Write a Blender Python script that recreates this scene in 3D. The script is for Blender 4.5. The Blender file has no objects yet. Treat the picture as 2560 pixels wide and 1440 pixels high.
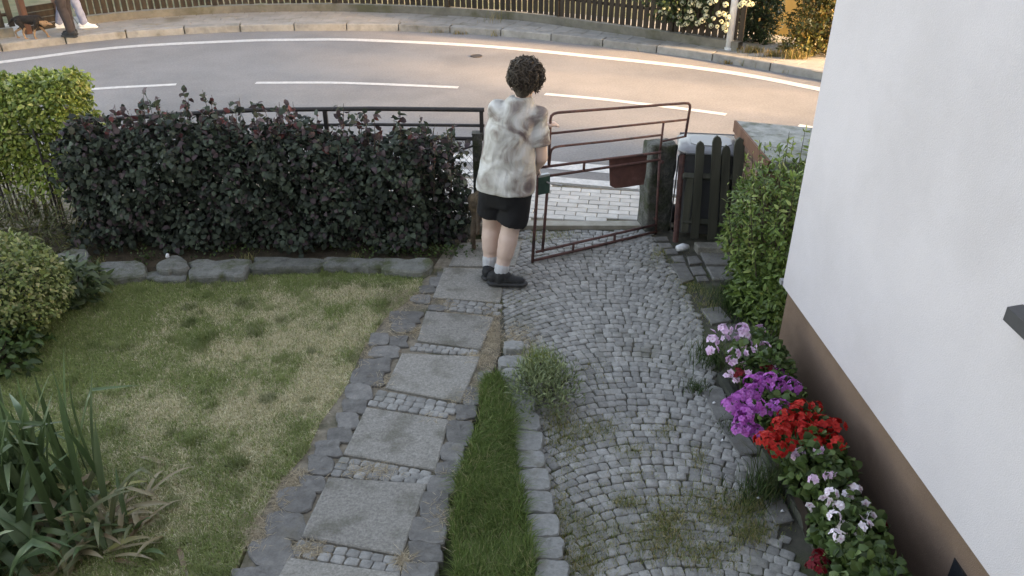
import bpy, bmesh, math, random
import numpy as np
from mathutils import Vector, Matrix, noise as mnoise

R = math.radians
SC = bpy.context.scene
COL = SC.collection

# ------------------------------------------------------------------ camera
FPX, PITCH, CAMH = 1984.0, R(29.0), 3.05
cd = bpy.data.cameras.new('camera')
cam = bpy.data.objects.new('camera', cd)
COL.objects.link(cam)
cam.location = (0, 0, CAMH)
cam.rotation_euler = (R(90) - PITCH, 0, 0)
cd.sensor_width = 36.0
cd.lens = 36.0 * FPX / 2560.0
cd.clip_start = 0.05
cd.clip_end = 1000
SC.camera = cam
SC.render.resolution_x, SC.render.resolution_y = 1024, 576

# ------------------------------------------------------------------ sky, sun, exposure
SUN_AZ, SUN_EL = R(-20.0), R(16.0)          # azimuth measured from +X
world = bpy.data.worlds.new('World')
SC.world = world
world.use_nodes = True
wn = world.node_tree.nodes
sky = wn.new('ShaderNodeTexSky')
sky.sky_type = 'NISHITA'
sky.sun_disc = False
sky.sun_elevation = SUN_EL
sky.sun_rotation = R(90) - SUN_AZ
sky.air_density = 0.6
sky.dust_density = 0.8
sky.ozone_density = 0.0
wn['Background'].inputs[1].default_value = 0.15
world.node_tree.links.new(sky.outputs[0], wn['Background'].inputs[0])
sl = bpy.data.lights.new('sun', 'SUN')
sl.energy = 3.0
sl.angle = R(5.0)
sl.color = (1.0, 0.79, 0.60)
sun = bpy.data.objects.new('sun', sl)
COL.objects.link(sun)
sdir = Vector((math.cos(SUN_AZ) * math.cos(SUN_EL), math.sin(SUN_AZ) * math.cos(SUN_EL), math.sin(SUN_EL)))
sun.rotation_euler = sdir.to_track_quat('Z', 'Y').to_euler()
sun.location = (20, -12, 12)
SC.view_settings.view_transform = 'Standard'
SC.view_settings.look = 'None'
SC.view_settings.gamma = 1.0
SC.view_settings.exposure = 3.0
SC.view_settings.use_white_balance = True          # camera balanced for open shade
SC.view_settings.white_balance_temperature = 10200
SC.view_settings.white_balance_tint = 14

# ------------------------------------------------------------------ helpers
_c, _s = math.cos(PITCH), math.sin(PITCH)


def ray(px, py):
    u = (px - 1280) / FPX
    v = -(py - 720) / FPX
    return Vector((u, _c + v * _s, -_s + v * _c))


def at(px, py, z=0.0):
    d = ray(px, py)
    t = (z - CAMH) / d.z
    return Vector((d.x * t, d.y * t, z))


def aty(px, py, y):
    d = ray(px, py)
    t = y / d.y
    return Vector((d.x * t, y, CAMH + d.z * t))


def atplane(px, py, p0, p1):
    d = ray(px, py)
    n = Vector((-(p1.y - p0.y), p1.x - p0.x, 0))
    t = (p0 - Vector((0, 0, CAMH))).dot(n) / d.dot(n)
    return Vector((0, 0, CAMH)) + d * t


def tag(o, label=None, cat=None, group=None, kind=None):
    if label: o['label'] = label
    if cat: o['category'] = cat
    if group: o['group'] = group
    if kind: o['kind'] = kind
    return o


def link(name, me, parent=None, mat=None):
    o = bpy.data.objects.new(name, me)
    COL.objects.link(o)
    if parent is not None: o.parent = parent
    if mat is not None and me is not None and len(me.materials) == 0:
        me.materials.append(mat)
    return o


def empty(name, label, cat, group=None, kind=None):
    o = bpy.data.objects.new(name, None)
    COL.objects.link(o)
    o.empty_display_size = 0.1
    return tag(o, label, cat, group, kind)


def smooth(me, on=True):
    me.polygons.foreach_set('use_smooth', [on] * len(me.polygons))
    me.update()


class MB:
    def __init__(self):
        self.v, self.f = [], []

    def add(self, vs, fs):
        o = len(self.v)
        self.v += [tuple(p) for p in vs]
        self.f += [tuple(i + o for i in q) for q in fs]

    def box(self, c, size, rz=0.0, M=None):
        sx, sy, sz = size[0] / 2, size[1] / 2, size[2] / 2
        P = [Vector((x * sx, y * sy, z * sz)) for z in (-1, 1) for y in (-1, 1) for x in (-1, 1)]
        m = M if M is not None else Matrix.Translation(Vector(c)) @ Matrix.Rotation(rz, 4, 'Z')
        self.add([m @ p for p in P], [(0, 2, 3, 1), (4, 5, 7, 6), (0, 1, 5, 4), (2, 6, 7, 3), (0, 4, 6, 2), (1, 3, 7, 5)])

    def tube(self, pts, r, seg=8, caps=True):
        pts = [Vector(p) for p in pts]
        n = len(pts)
        rs = r if isinstance(r, (list, tuple)) else [r] * n
        rings = []
        up = None
        for i, p in enumerate(pts):
            t = (pts[min(i + 1, n - 1)] - pts[max(i - 1, 0)]).normalized()
            if up is None:
                up = Vector((0, 0, 1)) if abs(t.z) < 0.9 else Vector((1, 0, 0))
            a = t.cross(up)
            if a.length < 1e-5: a = t.cross(Vector((0, 1, 0)))
            a.normalize()
            b = a.cross(t).normalized()
            up = b
            rings.append([p + (a * math.cos(2 * math.pi * k / seg) + b * math.sin(2 * math.pi * k / seg)) * rs[i] for k in range(seg)])
        o = len(self.v)
        for ring in rings: self.v += [tuple(q) for q in ring]
        for i in range(n - 1):
            for k in range(seg):
                k2 = (k + 1) % seg
                self.f.append((o + i * seg + k, o + i * seg + k2, o + (i + 1) * seg + k2, o + (i + 1) * seg + k))
        if caps:
            self.f.append(tuple(o + k for k in reversed(range(seg))))
            self.f.append(tuple(o + (n - 1) * seg + k for k in range(seg)))

    def prism(self, poly, z0, z1):
        """vertical prism from a ground polygon (counter-clockwise)"""
        n = len(poly)
        a = sum(poly[i][0] * poly[(i + 1) % n][1] - poly[(i + 1) % n][0] * poly[i][1] for i in range(n))
        if a < 0: poly = list(reversed(poly))
        vs = [(p[0], p[1], z0) for p in poly] + [(p[0], p[1], z1) for p in poly]
        fs = [tuple(reversed(range(n))), tuple(range(n, 2 * n))]
        fs += [(i, (i + 1) % n, n + (i + 1) % n, n + i) for i in range(n)]
        self.add(vs, fs)

    def mesh(self, name):
        me = bpy.data.meshes.new(name)
        me.from_pydata(self.v, [], self.f)
        me.update()
        return me

    def build(self, name, mat, parent=None, sm=False):
        me = self.mesh(name)
        if sm: smooth(me)
        return link(name, me, parent, mat)


def np_mesh(name, V, F, col=None):
    """V (n,3), F (m,k) all faces of k corners"""
    me = bpy.data.meshes.new(name)
    V = np.asarray(V, np.float32); F = np.asarray(F, np.int32)
    k = F.shape[1]
    me.vertices.add(len(V)); me.vertices.foreach_set('co', V.ravel())
    me.loops.add(F.size); me.loops.foreach_set('vertex_index', F.ravel())
    me.polygons.add(len(F))
    me.polygons.foreach_set('loop_start', np.arange(0, F.size, k, dtype=np.int32))
    if col is not None:
        a = me.attributes.new('col', 'FLOAT_COLOR', 'POINT')
        c4 = np.ones((len(V), 4), np.float32); c4[:, :3] = col
        a.data.foreach_set('color', c4.ravel())
    me.update(); me.validate()
    return me


def spline(P, n=12):
    """Catmull-Rom through 2-D/3-D points"""
    P = [Vector(p) for p in P]
    P = [P[0] * 2 - P[1]] + P + [P[-1] * 2 - P[-2]]
    out = []
    for i in range(1, len(P) - 2):
        for k in range(n):
            t = k / n
            a, b, c, d = P[i - 1], P[i], P[i + 1], P[i + 2]
            out.append(0.5 * ((2 * b) + (c - a) * t + (2 * a - 5 * b + 4 * c - d) * t * t + (3 * b - a - 3 * c + d) * t ** 3))
    out.append(P[-2])
    return out


def resample(P, step):
    out = [P[0].copy()]; acc = 0.0
    for i in range(1, len(P)):
        a, b = P[i - 1], P[i]
        L = (b - a).length
        while acc + L >= step:
            t = (step - acc) / L
            a = a.lerp(b, t); out.append(a.copy())
            L = (b - a).length; acc = 0.0
        acc += L
    return out


def offset(P, d):
    """offset a ground polyline to its left by d"""
    out = []
    for i, p in enumerate(P):
        t = P[min(i + 1, len(P) - 1)] - P[max(i - 1, 0)]
        nrm = Vector((-t.y, t.x, 0)).normalized()
        out.append(p + nrm * d)
    return out


def strip_mesh(A, B, z):
    vs = [(p.x, p.y, z) for p in A] + [(p.x, p.y, z) for p in B]
    n = len(A)
    return vs, [(i, i + 1, n + i + 1, n + i) for i in range(n - 1)]


# ------------------------------------------------------------------ materials
def nodes_of(m):
    m.use_nodes = True
    return m.node_tree.nodes, m.node_tree.links


def pmat(name, c1, c2, scale=8.0, rough=0.8, bump=0.2, bscale=60.0, rnd=0.0, metal=0.0, spec=0.3, c3=None, s3=1.0, t3=0.55, stretch=None, dist=0.004, grain=None):
    m = bpy.data.materials.new(name)
    N, L = nodes_of(m)
    b = N['Principled BSDF']
    b.inputs['Roughness'].default_value = rough
    b.inputs['Metallic'].default_value = metal
    b.inputs['Specular IOR Level'].default_value = spec
    g = N.new('ShaderNodeNewGeometry')
    vec = g.outputs['Position']
    if stretch:
        mp = N.new('ShaderNodeMapping'); mp.inputs['Scale'].default_value = stretch
        L.new(vec, mp.inputs['Vector']); vec = mp.outputs[0]
    n1 = N.new('ShaderNodeTexNoise'); n1.inputs['Scale'].default_value = scale; n1.inputs['Detail'].default_value = 6; n1.inputs['Roughness'].default_value = 0.65
    L.new(vec, n1.inputs['Vector'])
    r1 = N.new('ShaderNodeValToRGB')
    r1.color_ramp.elements[0].position = 0.3; r1.color_ramp.elements[0].color = (*c1, 1)
    r1.color_ramp.elements[1].position = 0.7; r1.color_ramp.elements[1].color = (*c2, 1)
    L.new(n1.outputs['Fac'], r1.inputs[0])
    out = r1.outputs[0]
    if c3 is not None:
        n3 = N.new('ShaderNodeTexNoise'); n3.inputs['Scale'].default_value = s3; n3.inputs['Detail'].default_value = 5; n3.inputs['Roughness'].default_value = 0.6
        L.new(vec, n3.inputs['Vector'])
        r3 = N.new('ShaderNodeMapRange'); r3.inputs[1].default_value = t3; r3.inputs[2].default_value = t3 + 0.16
        L.new(n3.outputs['Fac'], r3.inputs[0])
        mx = N.new('ShaderNodeMix'); mx.data_type = 'RGBA'
        L.new(r3.outputs[0], mx.inputs[0]); L.new(out, mx.inputs[6]); mx.inputs[7].default_value = (*c3, 1)
        out = mx.outputs[2]
    if grain:
        ng = N.new('ShaderNodeTexNoise'); ng.inputs['Scale'].default_value = grain[0]; ng.inputs['Detail'].default_value = 3; ng.inputs['Roughness'].default_value = 0.8
        L.new(g.outputs['Position'], ng.inputs['Vector'])
        mg = N.new('ShaderNodeMapRange'); mg.inputs[1].default_value = 0.3; mg.inputs[2].default_value = 0.7; mg.inputs[3].default_value = 1 - grain[1]; mg.inputs[4].default_value = 1 + grain[1]
        L.new(ng.outputs['Fac'], mg.inputs[0])
        vg = N.new('ShaderNodeVectorMath'); vg.operation = 'SCALE'
        L.new(out, vg.inputs[0]); L.new(mg.outputs[0], vg.inputs['Scale']); out = vg.outputs[0]
    if rnd:
        oi = N.new('ShaderNodeObjectInfo')
        mr = N.new('ShaderNodeMapRange'); mr.inputs[3].default_value = 1 - rnd; mr.inputs[4].default_value = 1 + rnd
        L.new(oi.outputs['Random'], mr.inputs[0])
        vm = N.new('ShaderNodeVectorMath'); vm.operation = 'SCALE'
        L.new(out, vm.inputs[0]); L.new(mr.outputs[0], vm.inputs['Scale'])
        out = vm.outputs[0]
    L.new(out, b.inputs['Base Color'])
    if bump:
        n2 = N.new('ShaderNodeTexNoise'); n2.inputs['Scale'].default_value = bscale; n2.inputs['Detail'].default_value = 5
        L.new(vec, n2.inputs['Vector'])
        bp = N.new('ShaderNodeBump'); bp.inputs['Strength'].default_value = bump; bp.inputs['Distance'].default_value = dist
        L.new(n2.outputs['Fac'], bp.inputs['Height']); L.new(bp.outputs[0], b.inputs['Normal'])
    return m


def colmat(name, rough=0.55, trans=0.35, spec=0.3, jitter=True):
    """colour from the per-leaf attribute, with some light passing through"""
    m = bpy.data.materials.new(name)
    N, L = nodes_of(m)
    b = N['Principled BSDF']
    b.inputs['Roughness'].default_value = rough
    b.inputs['Specular IOR Level'].default_value = spec
    a = N.new('ShaderNodeAttribute'); a.attribute_name = 'col'
    L.new(a.outputs['Color'], b.inputs['Base Color'])
    if trans:
        t = N.new('ShaderNodeBsdfTranslucent')
        L.new(a.outputs['Color'], t.inputs['Color'])
        mx = N.new('ShaderNodeMixShader'); mx.inputs[0].default_value = trans
        L.new(b.outputs[0], mx.inputs[1]); L.new(t.outputs[0], mx.inputs[2])
        L.new(mx.outputs[0], N['Material Output'].inputs['Surface'])
    return m


M = {}
M['soil'] = pmat('soil', (0.035, 0.026, 0.017), (0.085, 0.065, 0.042), 14, 0.95, 0.6, 90, dist=0.01)
M['turf'] = pmat('turf', (0.20, 0.21, 0.09), (0.36, 0.33, 0.19), 5, 0.95, 0.6, 120, c3=(0.42, 0.37, 0.23), s3=1.6, t3=0.48, dist=0.01)
M['far_turf'] = pmat('far_turf', (0.045, 0.06, 0.025), (0.10, 0.10, 0.05), 3, 0.95, 0.5, 60, c3=(0.15, 0.13, 0.08), s3=0.8, t3=0.5, dist=0.02)
M['dirt_joint'] = pmat('dirt_joint', (0.05, 0.049, 0.04), (0.12, 0.112, 0.088), 10, 0.95, 0.5, 140, c3=(0.07, 0.085, 0.035), s3=2.3, t3=0.5, dist=0.008)
M['sandy_joint'] = pmat('sandy_joint', (0.14, 0.12, 0.09), (0.31, 0.265, 0.205), 18, 0.95, 0.5, 140, c3=(0.07, 0.07, 0.04), s3=3, t3=0.52, dist=0.008)
M['asphalt'] = pmat('asphalt', (0.193, 0.188, 0.185), (0.24, 0.233, 0.228), 0.9, 0.86, 0.5, 260, c3=(0.17, 0.166, 0.164), s3=0.35, t3=0.5, stretch=None, spec=0.25, dist=0.006, grain=(34, .17))
M['paint'] = pmat('paint', (0.44, 0.435, 0.42), (0.62, 0.61, 0.585), 14, 0.75, 0.2, 200, c3=(0.34, 0.33, 0.32), s3=5, t3=0.62, grain=(30, .12))
M['kerb'] = pmat('kerb', (0.20, 0.192, 0.178), (0.33, 0.318, 0.29), 6, 0.85, 0.35, 160, rnd=0.10, c3=(0.145, 0.135, 0.115), s3=3, t3=0.56)
M['flag_far'] = pmat('flag_far', (0.24, 0.23, 0.21), (0.33, 0.31, 0.28), 3, 0.9, 0.3, 120, rnd=0.07, c3=(0.2, 0.18, 0.14), s3=1.3, t3=0.55)
M['paver'] = pmat('paver', (0.42, 0.40, 0.37), (0.56, 0.54, 0.50), 7, 0.88, 0.3, 220, rnd=0.10)
M['concrete'] = pmat('concrete', (0.20, 0.19, 0.17), (0.325, 0.308, 0.277), 60, 0.92, 0.7, 190, rnd=0.15, c3=(0.17, 0.16, 0.135), s3=5.3, t3=0.5, dist=0.005, grain=(75, .26))
M['threshold'] = pmat('threshold', (0.24, 0.22, 0.18), (0.38, 0.36, 0.31), 9, 0.9, 0.4, 160)
M['sett'] = pmat('sett', (0.185, 0.182, 0.171), (0.335, 0.328, 0.308), 22, 0.82, 0.5, 120, rnd=0.20, c3=(0.14, 0.138, 0.11), s3=1.9, t3=0.54, grain=(150, .15))
M['basalt'] = pmat('basalt', (0.12, 0.115, 0.107), (0.21, 0.202, 0.188), 16, 0.85, 0.7, 70, rnd=0.20, grain=(110, .15), c3=(0.17, 0.155, 0.125), s3=6, t3=0.58)
M['granite'] = pmat('granite', (0.185, 0.185, 0.175), (0.29, 0.29, 0.275), 30, 0.85, 0.6, 90, rnd=0.10, c3=(0.15, 0.14, 0.11), s3=5, t3=0.56)
M['fieldstone'] = pmat('fieldstone', (0.105, 0.108, 0.095), (0.20, 0.202, 0.182), 12, 0.9, 0.8, 40, rnd=0.22, c3=(0.075, 0.085, 0.045), s3=7, t3=0.50, dist=0.014, grain=(90, .2))
M['stone_post'] = pmat('stone_post', (0.05, 0.052, 0.046), (0.13, 0.13, 0.118), 18, 0.9, 0.9, 45, c3=(0.045, 0.052, 0.03), s3=6, t3=0.48, dist=0.014, grain=(60, .3))
M['render'] = pmat('render', (0.52, 0.49, 0.515), (0.56, 0.528, 0.555), 1.6, 0.9, 0.5, 170, dist=0.004, spec=0.2, c3=(0.495, 0.465, 0.486), s3=0.9, t3=0.5, grain=(120, .045))
M['plinth'] = pmat('plinth', (0.165, 0.108, 0.080), (0.20, 0.135, 0.102), 2.5, 0.9, 0.6, 170, dist=0.004, spec=0.2, c3=(0.15, 0.10, 0.076), s3=2.2, t3=0.5, grain=(120, .10))
M['sill'] = pmat('sill', (0.05, 0.05, 0.055), (0.07, 0.07, 0.075), 8, 0.4, 0.05, 100, spec=0.5)
M['roof_tile'] = pmat('roof_tile', (0.16, 0.06, 0.04), (0.24, 0.09, 0.06), 3, 0.8, 0.3, 20)
M['dark_wood'] = pmat('dark_wood', (0.022, 0.016, 0.012), (0.050, 0.038, 0.027), 9, 0.85, 0.4, 60, rnd=0.25, stretch=(1, 1, 0.12))
M['grey_wood'] = pmat('grey_wood', (0.040, 0.042, 0.033), (0.085, 0.086, 0.068), 14, 0.88, 0.5, 60, rnd=0.15, stretch=(1, 1, 0.1))
M['red_wood'] = pmat('red_wood', (0.12, 0.055, 0.035), (0.20, 0.10, 0.065), 8, 0.8, 0.3, 50, stretch=(1, 1, 0.12))
M['base_conc'] = pmat('base_conc', (0.115, 0.105, 0.086), (0.20, 0.185, 0.152), 3.5, 0.9, 0.5, 60, c3=(0.10, 0.095, 0.06), s3=2, t3=0.52)
M['black_iron'] = pmat('black_iron', (0.018, 0.016, 0.016), (0.04, 0.034, 0.032), 30, 0.55, 0.3, 90, spec=0.4)
M['rust'] = pmat('rust', (0.085, 0.045, 0.042), (0.17, 0.085, 0.075), 22, 0.75, 0.5, 140, c3=(0.06, 0.04, 0.04), s3=9, t3=0.52)
M['rust_plate'] = pmat('rust_plate', (0.085, 0.04, 0.036), (0.15, 0.07, 0.06), 10, 0.8, 0.4, 70, c3=(0.21, 0.14, 0.12), s3=5, t3=0.6)
M['lock_green'] = pmat('lock_green', (0.025, 0.055, 0.045), (0.04, 0.085, 0.07), 18, 0.5, 0.2, 90)
M['zinc'] = pmat('zinc', (0.32, 0.33, 0.34), (0.45, 0.46, 0.47), 20, 0.45, 0.1, 90, metal=0.6)
M['wire'] = pmat('wire', (0.15, 0.15, 0.14), (0.25, 0.25, 0.24), 30, 0.5, 0.0, metal=0.5)
M['bin_grey'] = pmat('bin_grey', (0.065, 0.067, 0.07), (0.085, 0.087, 0.092), 6, 0.5, 0.1, 200, spec=0.4)
M['bin_lid'] = pmat('bin_lid', (0.16, 0.162, 0.17), (0.20, 0.202, 0.21), 6, 0.33, 0.06, 120, spec=0.6)
M['rubber'] = pmat('rubber', (0.014, 0.014, 0.014), (0.022, 0.022, 0.022), 12, 0.8, 0.1, 100)
M['brick'] = pmat('brick', (0.17, 0.105, 0.08), (0.27, 0.17, 0.13), 9, 0.9, 0.4, 90, rnd=0.18)
M['moss_slab'] = pmat('moss_slab', (0.16, 0.175, 0.165), (0.36, 0.375, 0.36), 9, 0.92, 0.7, 50, c3=(0.11, 0.12, 0.09), s3=7, t3=0.5, dist=0.008)
M['pole'] = pmat('pole', (0.55, 0.55, 0.54), (0.68, 0.68, 0.67), 9, 0.5, 0.1, 90)
M['yellow_wall'] = pmat('yellow_wall', (0.62, 0.40, 0.15), (0.70, 0.46, 0.18), 2, 0.9, 0.2, 90)
M['plastic_brown'] = pmat('plastic_brown', (0.03, 0.02, 0.016), (0.045, 0.032, 0.026), 8, 0.5, 0.1, 100, rnd=0.1)
M['bark'] = pmat('bark', (0.05, 0.038, 0.028), (0.10, 0.08, 0.06), 20, 0.9, 0.6, 60)
M['skin'] = pmat('skin', (0.56, 0.40, 0.335), (0.64, 0.47, 0.40), 9, 0.6, 0.1, 200)
M['black_cloth'] = pmat('black_cloth', (0.009, 0.009, 0.010), (0.014, 0.014, 0.016), 10, 0.85, 0.5, 40, dist=0.006)
M['sock'] = pmat('sock', (0.42, 0.43, 0.45), (0.52, 0.53, 0.55), 20, 0.9, 0.3, 160)
M['shoe'] = pmat('shoe', (0.016, 0.017, 0.018), (0.035, 0.036, 0.038), 30, 0.75, 0.4, 120)
M['shoe_sole'] = pmat('shoe_sole', (0.025, 0.026, 0.027), (0.045, 0.046, 0.048), 20, 0.6, 0.2, 90)
M['white_shoe'] = pmat('white_shoe', (0.68, 0.68, 0.68), (0.8, 0.8, 0.8), 20, 0.6, 0.1, 90)
M['jeans'] = pmat('jeans', (0.19, 0.21, 0.29), (0.30, 0.32, 0.41), 12, 0.85, 0.4, 30, dist=0.008)
M['dark_trousers'] = pmat('dark_trousers', (0.030, 0.024, 0.024), (0.05, 0.04, 0.04), 12, 0.85, 0.4, 30, dist=0.008)
M['dark_jacket'] = pmat('dark_jacket', (0.022, 0.022, 0.025), (0.045, 0.042, 0.042), 10, 0.85, 0.4, 30, dist=0.008)
M['hair'] = pmat('hair', (0.030, 0.023, 0.018), (0.115, 0.085, 0.062), 45, 0.55, 0.7, 130, spec=0.35, dist=0.006)
M['eye'] = pmat('eye', (0.02, 0.015, 0.012), (0.03, 0.02, 0.015), 9, 0.2, 0.0)
M['red_strap'] = pmat('red_strap', (0.33, 0.012, 0.02), (0.42, 0.02, 0.03), 20, 0.7, 0.2, 200)
M['dog_black'] = pmat('dog_black', (0.008, 0.007, 0.007), (0.02, 0.017, 0.015), 16, 0.85, 0.9, 55, c3=(0.09, 0.05, 0.03), s3=3.6, t3=0.62, dist=0.012)
M['dog_tan'] = pmat('dog_tan', (0.19, 0.115, 0.065), (0.32, 0.21, 0.13), 16, 0.85, 0.8, 55, dist=0.01)
M['dog_brown'] = pmat('dog_brown', (0.045, 0.033, 0.025), (0.11, 0.078, 0.052), 12, 0.85, 0.9, 50, c3=(0.19, 0.135, 0.085), s3=5, t3=0.56, dist=0.012)
M['dark_glass'] = pmat('dark_glass', (0.015, 0.017, 0.02), (0.02, 0.022, 0.026), 3, 0.08, 0.0, spec=0.6)
M['frame_white'] = pmat('frame_white', (0.7, 0.7, 0.7), (0.76, 0.76, 0.76), 3, 0.4, 0.0)
M['cast_iron'] = pmat('cast_iron', (0.035, 0.03, 0.027), (0.065, 0.055, 0.05), 20, 0.6, 0.4, 60)
M['white_plastic'] = pmat('white_plastic', (0.62, 0.63, 0.65), (0.74, 0.75, 0.76), 9, 0.25, 0.3, 30)
M['leaf'] = colmat('leaf', 0.45, 0.25, 0.35)
M['hedge_leaf'] = colmat('hedge_leaf', 0.6, 0.15, 0.22)
M['grass_blade'] = colmat('grass_blade', 0.6, 0.3, 0.2)
M['petal'] = colmat('petal', 0.6, 0.3, 0.2)
M['strap_leaf'] = colmat('strap_leaf', 0.42, 0.2, 0.4)


def shirt_mat():
    m = bpy.data.materials.new('tie_dye')
    N, L = nodes_of(m)
    b = N['Principled BSDF']; b.inputs['Roughness'].default_value = 0.9; b.inputs['Specular IOR Level'].default_value = 0.15
    g = N.new('ShaderNodeNewGeometry')
    n = N.new('ShaderNodeTexNoise'); n.inputs['Scale'].default_value = 5.0; n.inputs['Detail'].default_value = 4; n.inputs['Distortion'].default_value = 1.3
    L.new(g.outputs['Position'], n.inputs['Vector'])
    r = N.new('ShaderNodeValToRGB')
    e = r.color_ramp.elements
    e[0].position = 0.30; e[0].color = (0.12, 0.092, 0.095, 1)
    e[1].position = 0.66; e[1].color = (0.62, 0.615, 0.605, 1)
    k = e.new(0.42); k.color = (0.27, 0.232, 0.215, 1)
    k = e.new(0.50); k.color = (0.43, 0.412, 0.385, 1)
    L.new(n.outputs['Fac'], r.inputs[0]); L.new(r.outputs[0], b.inputs['Base Color'])
    n2 = N.new('ShaderNodeTexNoise'); n2.inputs['Scale'].default_value = 9; n2.inputs['Detail'].default_value = 4; n2.inputs['Distortion'].default_value = 0.8
    mp = N.new('ShaderNodeMapping'); mp.inputs['Rotation'].default_value = (0, R(35), 0); mp.inputs['Scale'].default_value = (1.6, 1, 0.55)
    L.new(g.outputs['Position'], mp.inputs['Vector']); L.new(mp.outputs[0], n2.inputs['Vector'])
    bp = N.new('ShaderNodeBump'); bp.inputs['Strength'].default_value = 0.6; bp.inputs['Distance'].default_value = 0.03
    L.new(n2.outputs['Fac'], bp.inputs['Height']); L.new(bp.outputs[0], b.inputs['Normal'])
    return m


M['tie_dye'] = shirt_mat()

rng = np.random.default_rng(7)
random.seed(7)


# ------------------------------------------------------------------ leaf and blade builders
def unit(a):
    return a / np.maximum(np.linalg.norm(a, axis=1, keepdims=True), 1e-9)


def leaf_arrays(Pos, Dir, Nor, Ln, Wd, C, fold=0.18, bend=0.12):
    """six-cornered leaf: base, two shoulders each side, tip"""
    Dir = unit(Dir); Side = unit(np.cross(Dir, Nor)); Nn = unit(np.cross(Side, Dir))
    Ln = Ln[:, None]; Wd = Wd[:, None]
    b = Pos
    l1 = Pos + Dir * Ln * 0.32 + Side * Wd * 0.48 + Nn * Wd * fold
    r1 = Pos + Dir * Ln * 0.32 - Side * Wd * 0.48 + Nn * Wd * fold
    l2 = Pos + Dir * Ln * 0.72 + Side * Wd * 0.36 + Nn * (Wd * fold - Ln * bend * 0.5)
    r2 = Pos + Dir * Ln * 0.72 - Side * Wd * 0.36 + Nn * (Wd * fold - Ln * bend * 0.5)
    t = Pos + Dir * Ln - Nn * Ln * bend
    V = np.stack([b, l1, l2, t, r2, r1], 1).reshape(-1, 3)
    n = len(Pos); o = (np.arange(n) * 6)[:, None]
    F = np.concatenate([o + np.array([[0, 5, 1]]), o + np.array([[1, 5, 4]]), o + np.array([[1, 4, 2]]), o + np.array([[2, 4, 3]])], 0)
    return V, F, np.repeat(C, 6, 0)


def leaf_obj(name, parts, mat, parent=None, kind=None):
    Vs, Fs, Cs, off = [], [], [], 0
    for V, F, C in parts:
        Vs.append(V); Fs.append(F + off); Cs.append(C); off += len(V)
    me = np_mesh(name, np.concatenate(Vs), np.concatenate(Fs), np.concatenate(Cs))
    o = link(name, me, parent, mat)
    if kind: o['kind'] = kind
    return o


def pick(cols, n, w=None, jit=0.18):
    cols = np.array(cols, float)
    i = rng.choice(len(cols), n, p=w)
    return cols[i] * (1 + rng.uniform(-jit, jit, (n, 1)))


def ell_shell(n, c, r, depth=0.35, zmin=-1.0, lump=0.12, lf=5.0):
    d = unit(rng.normal(size=(n * 2, 3)))
    d = d[d[:, 2] > zmin][:n]
    n = len(d)
    k = 1 - depth * rng.random(n) ** 1.6
    k *= 1 + lump * np.sin(d[:, 0] * lf + c[0] * 9) * np.sin(d[:, 1] * lf + 1.3 + c[1] * 7) + lump * 0.7 * np.sin(d[:, 2] * lf * 1.7 + d[:, 0] * 4)
    P = np.array(c) + d * np.array(r) * k[:, None]
    Nn = unit(d / np.array(r))
    return P, Nn


def box_shell(n, lo, hi, depth=0.15, lump=0.05, faces=(1, 1, 1, 1, 1)):
    """faces: front(-y), back(+y), left, right, top"""
    lo = np.array(lo, float); hi = np.array(hi, float); s = hi - lo
    A = np.array([s[0] * s[2], s[0] * s[2], s[1] * s[2], s[1] * s[2], s[0] * s[1]]) * np.array(faces, float)
    f = rng.choice(5, n, p=A / A.sum())
    u = rng.random((n, 3)); P = lo + u * s
    Nn = np.zeros((n, 3)); dd = depth * rng.random(n) ** 1.5
    for k, (ax, sg) in enumerate([(1, -1), (1, 1), (0, -1), (0, 1), (2, 1)]):
        i = f == k
        base = hi[ax] if sg > 0 else lo[ax]
        P[i, ax] = base - sg * dd[i]
        Nn[i, ax] = sg
    w = lump * (np.sin(P[:, 0] * 7.1 + 2) * np.sin(P[:, 2] * 8.3 + 1) + 0.6 * np.sin(P[:, 0] * 17 + P[:, 2] * 13))
    P += Nn * w[:, None]
    # round the box's upper edges
    top = np.clip((P[:, 2] - (hi[2] - 0.22)) / 0.22, 0, 1) ** 2
    cy = (lo[1] + hi[1]) / 2
    P[:, 1] = P[:, 1] + (cy - P[:, 1]) * 0.35 * top
    return P, Nn


def foliage(P, Nn, L, W, cols, w=None, spread=0.9, droop=0.25, jit=0.28, fold=0.18):
    n = len(P)
    D = unit(Nn * 0.55 + rng.normal(size=(n, 3)) * spread * 0.6 + np.array([0, 0, -droop]))
    N2 = unit(Nn * 0.9 + np.array([0, 0, 0.5]) + rng.normal(size=(n, 3)) * 0.45)
    sz = rng.uniform(0.55, 1.35, n)
    return leaf_arrays(P, D, N2, L * sz, W * sz, pick(cols, n, w, jit), fold)


def blades(P, H, W, C, lean=0.5, ldir=None):
    """two-segment grass blades (n) -> V, F, C"""
    n = len(P)
    a = rng.random(n) * 2 * math.pi
    s = np.stack([np.cos(a), np.sin(a), np.zeros(n)], 1)
    b = rng.random(n) * 2 * math.pi
    ln = rng.random(n) * lean
    ld = np.stack([np.cos(b), np.sin(b), np.zeros(n)], 1) * ln[:, None]
    if ldir is not None: ld = ld + np.array(ldir)
    H = H[:, None]; W = W[:, None]
    z = np.array([0, 0, 1.0])
    m = P + H * (z * 0.6 + ld * 0.35)
    t = P + H * (z * (1 - 0.35 * ln[:, None]) + ld)
    V = np.stack([P - s * W, P + s * W, m + s * W * 0.7, m - s * W * 0.7, t], 1).reshape(-1, 3)
    o = (np.arange(n) * 5)[:, None]
    F = np.concatenate([o + np.array([[0, 1, 2]]), o + np.array([[0, 2, 3]]), o + np.array([[3, 2, 4]])], 0)
    return V, F, np.repeat(C, 5, 0)


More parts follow.
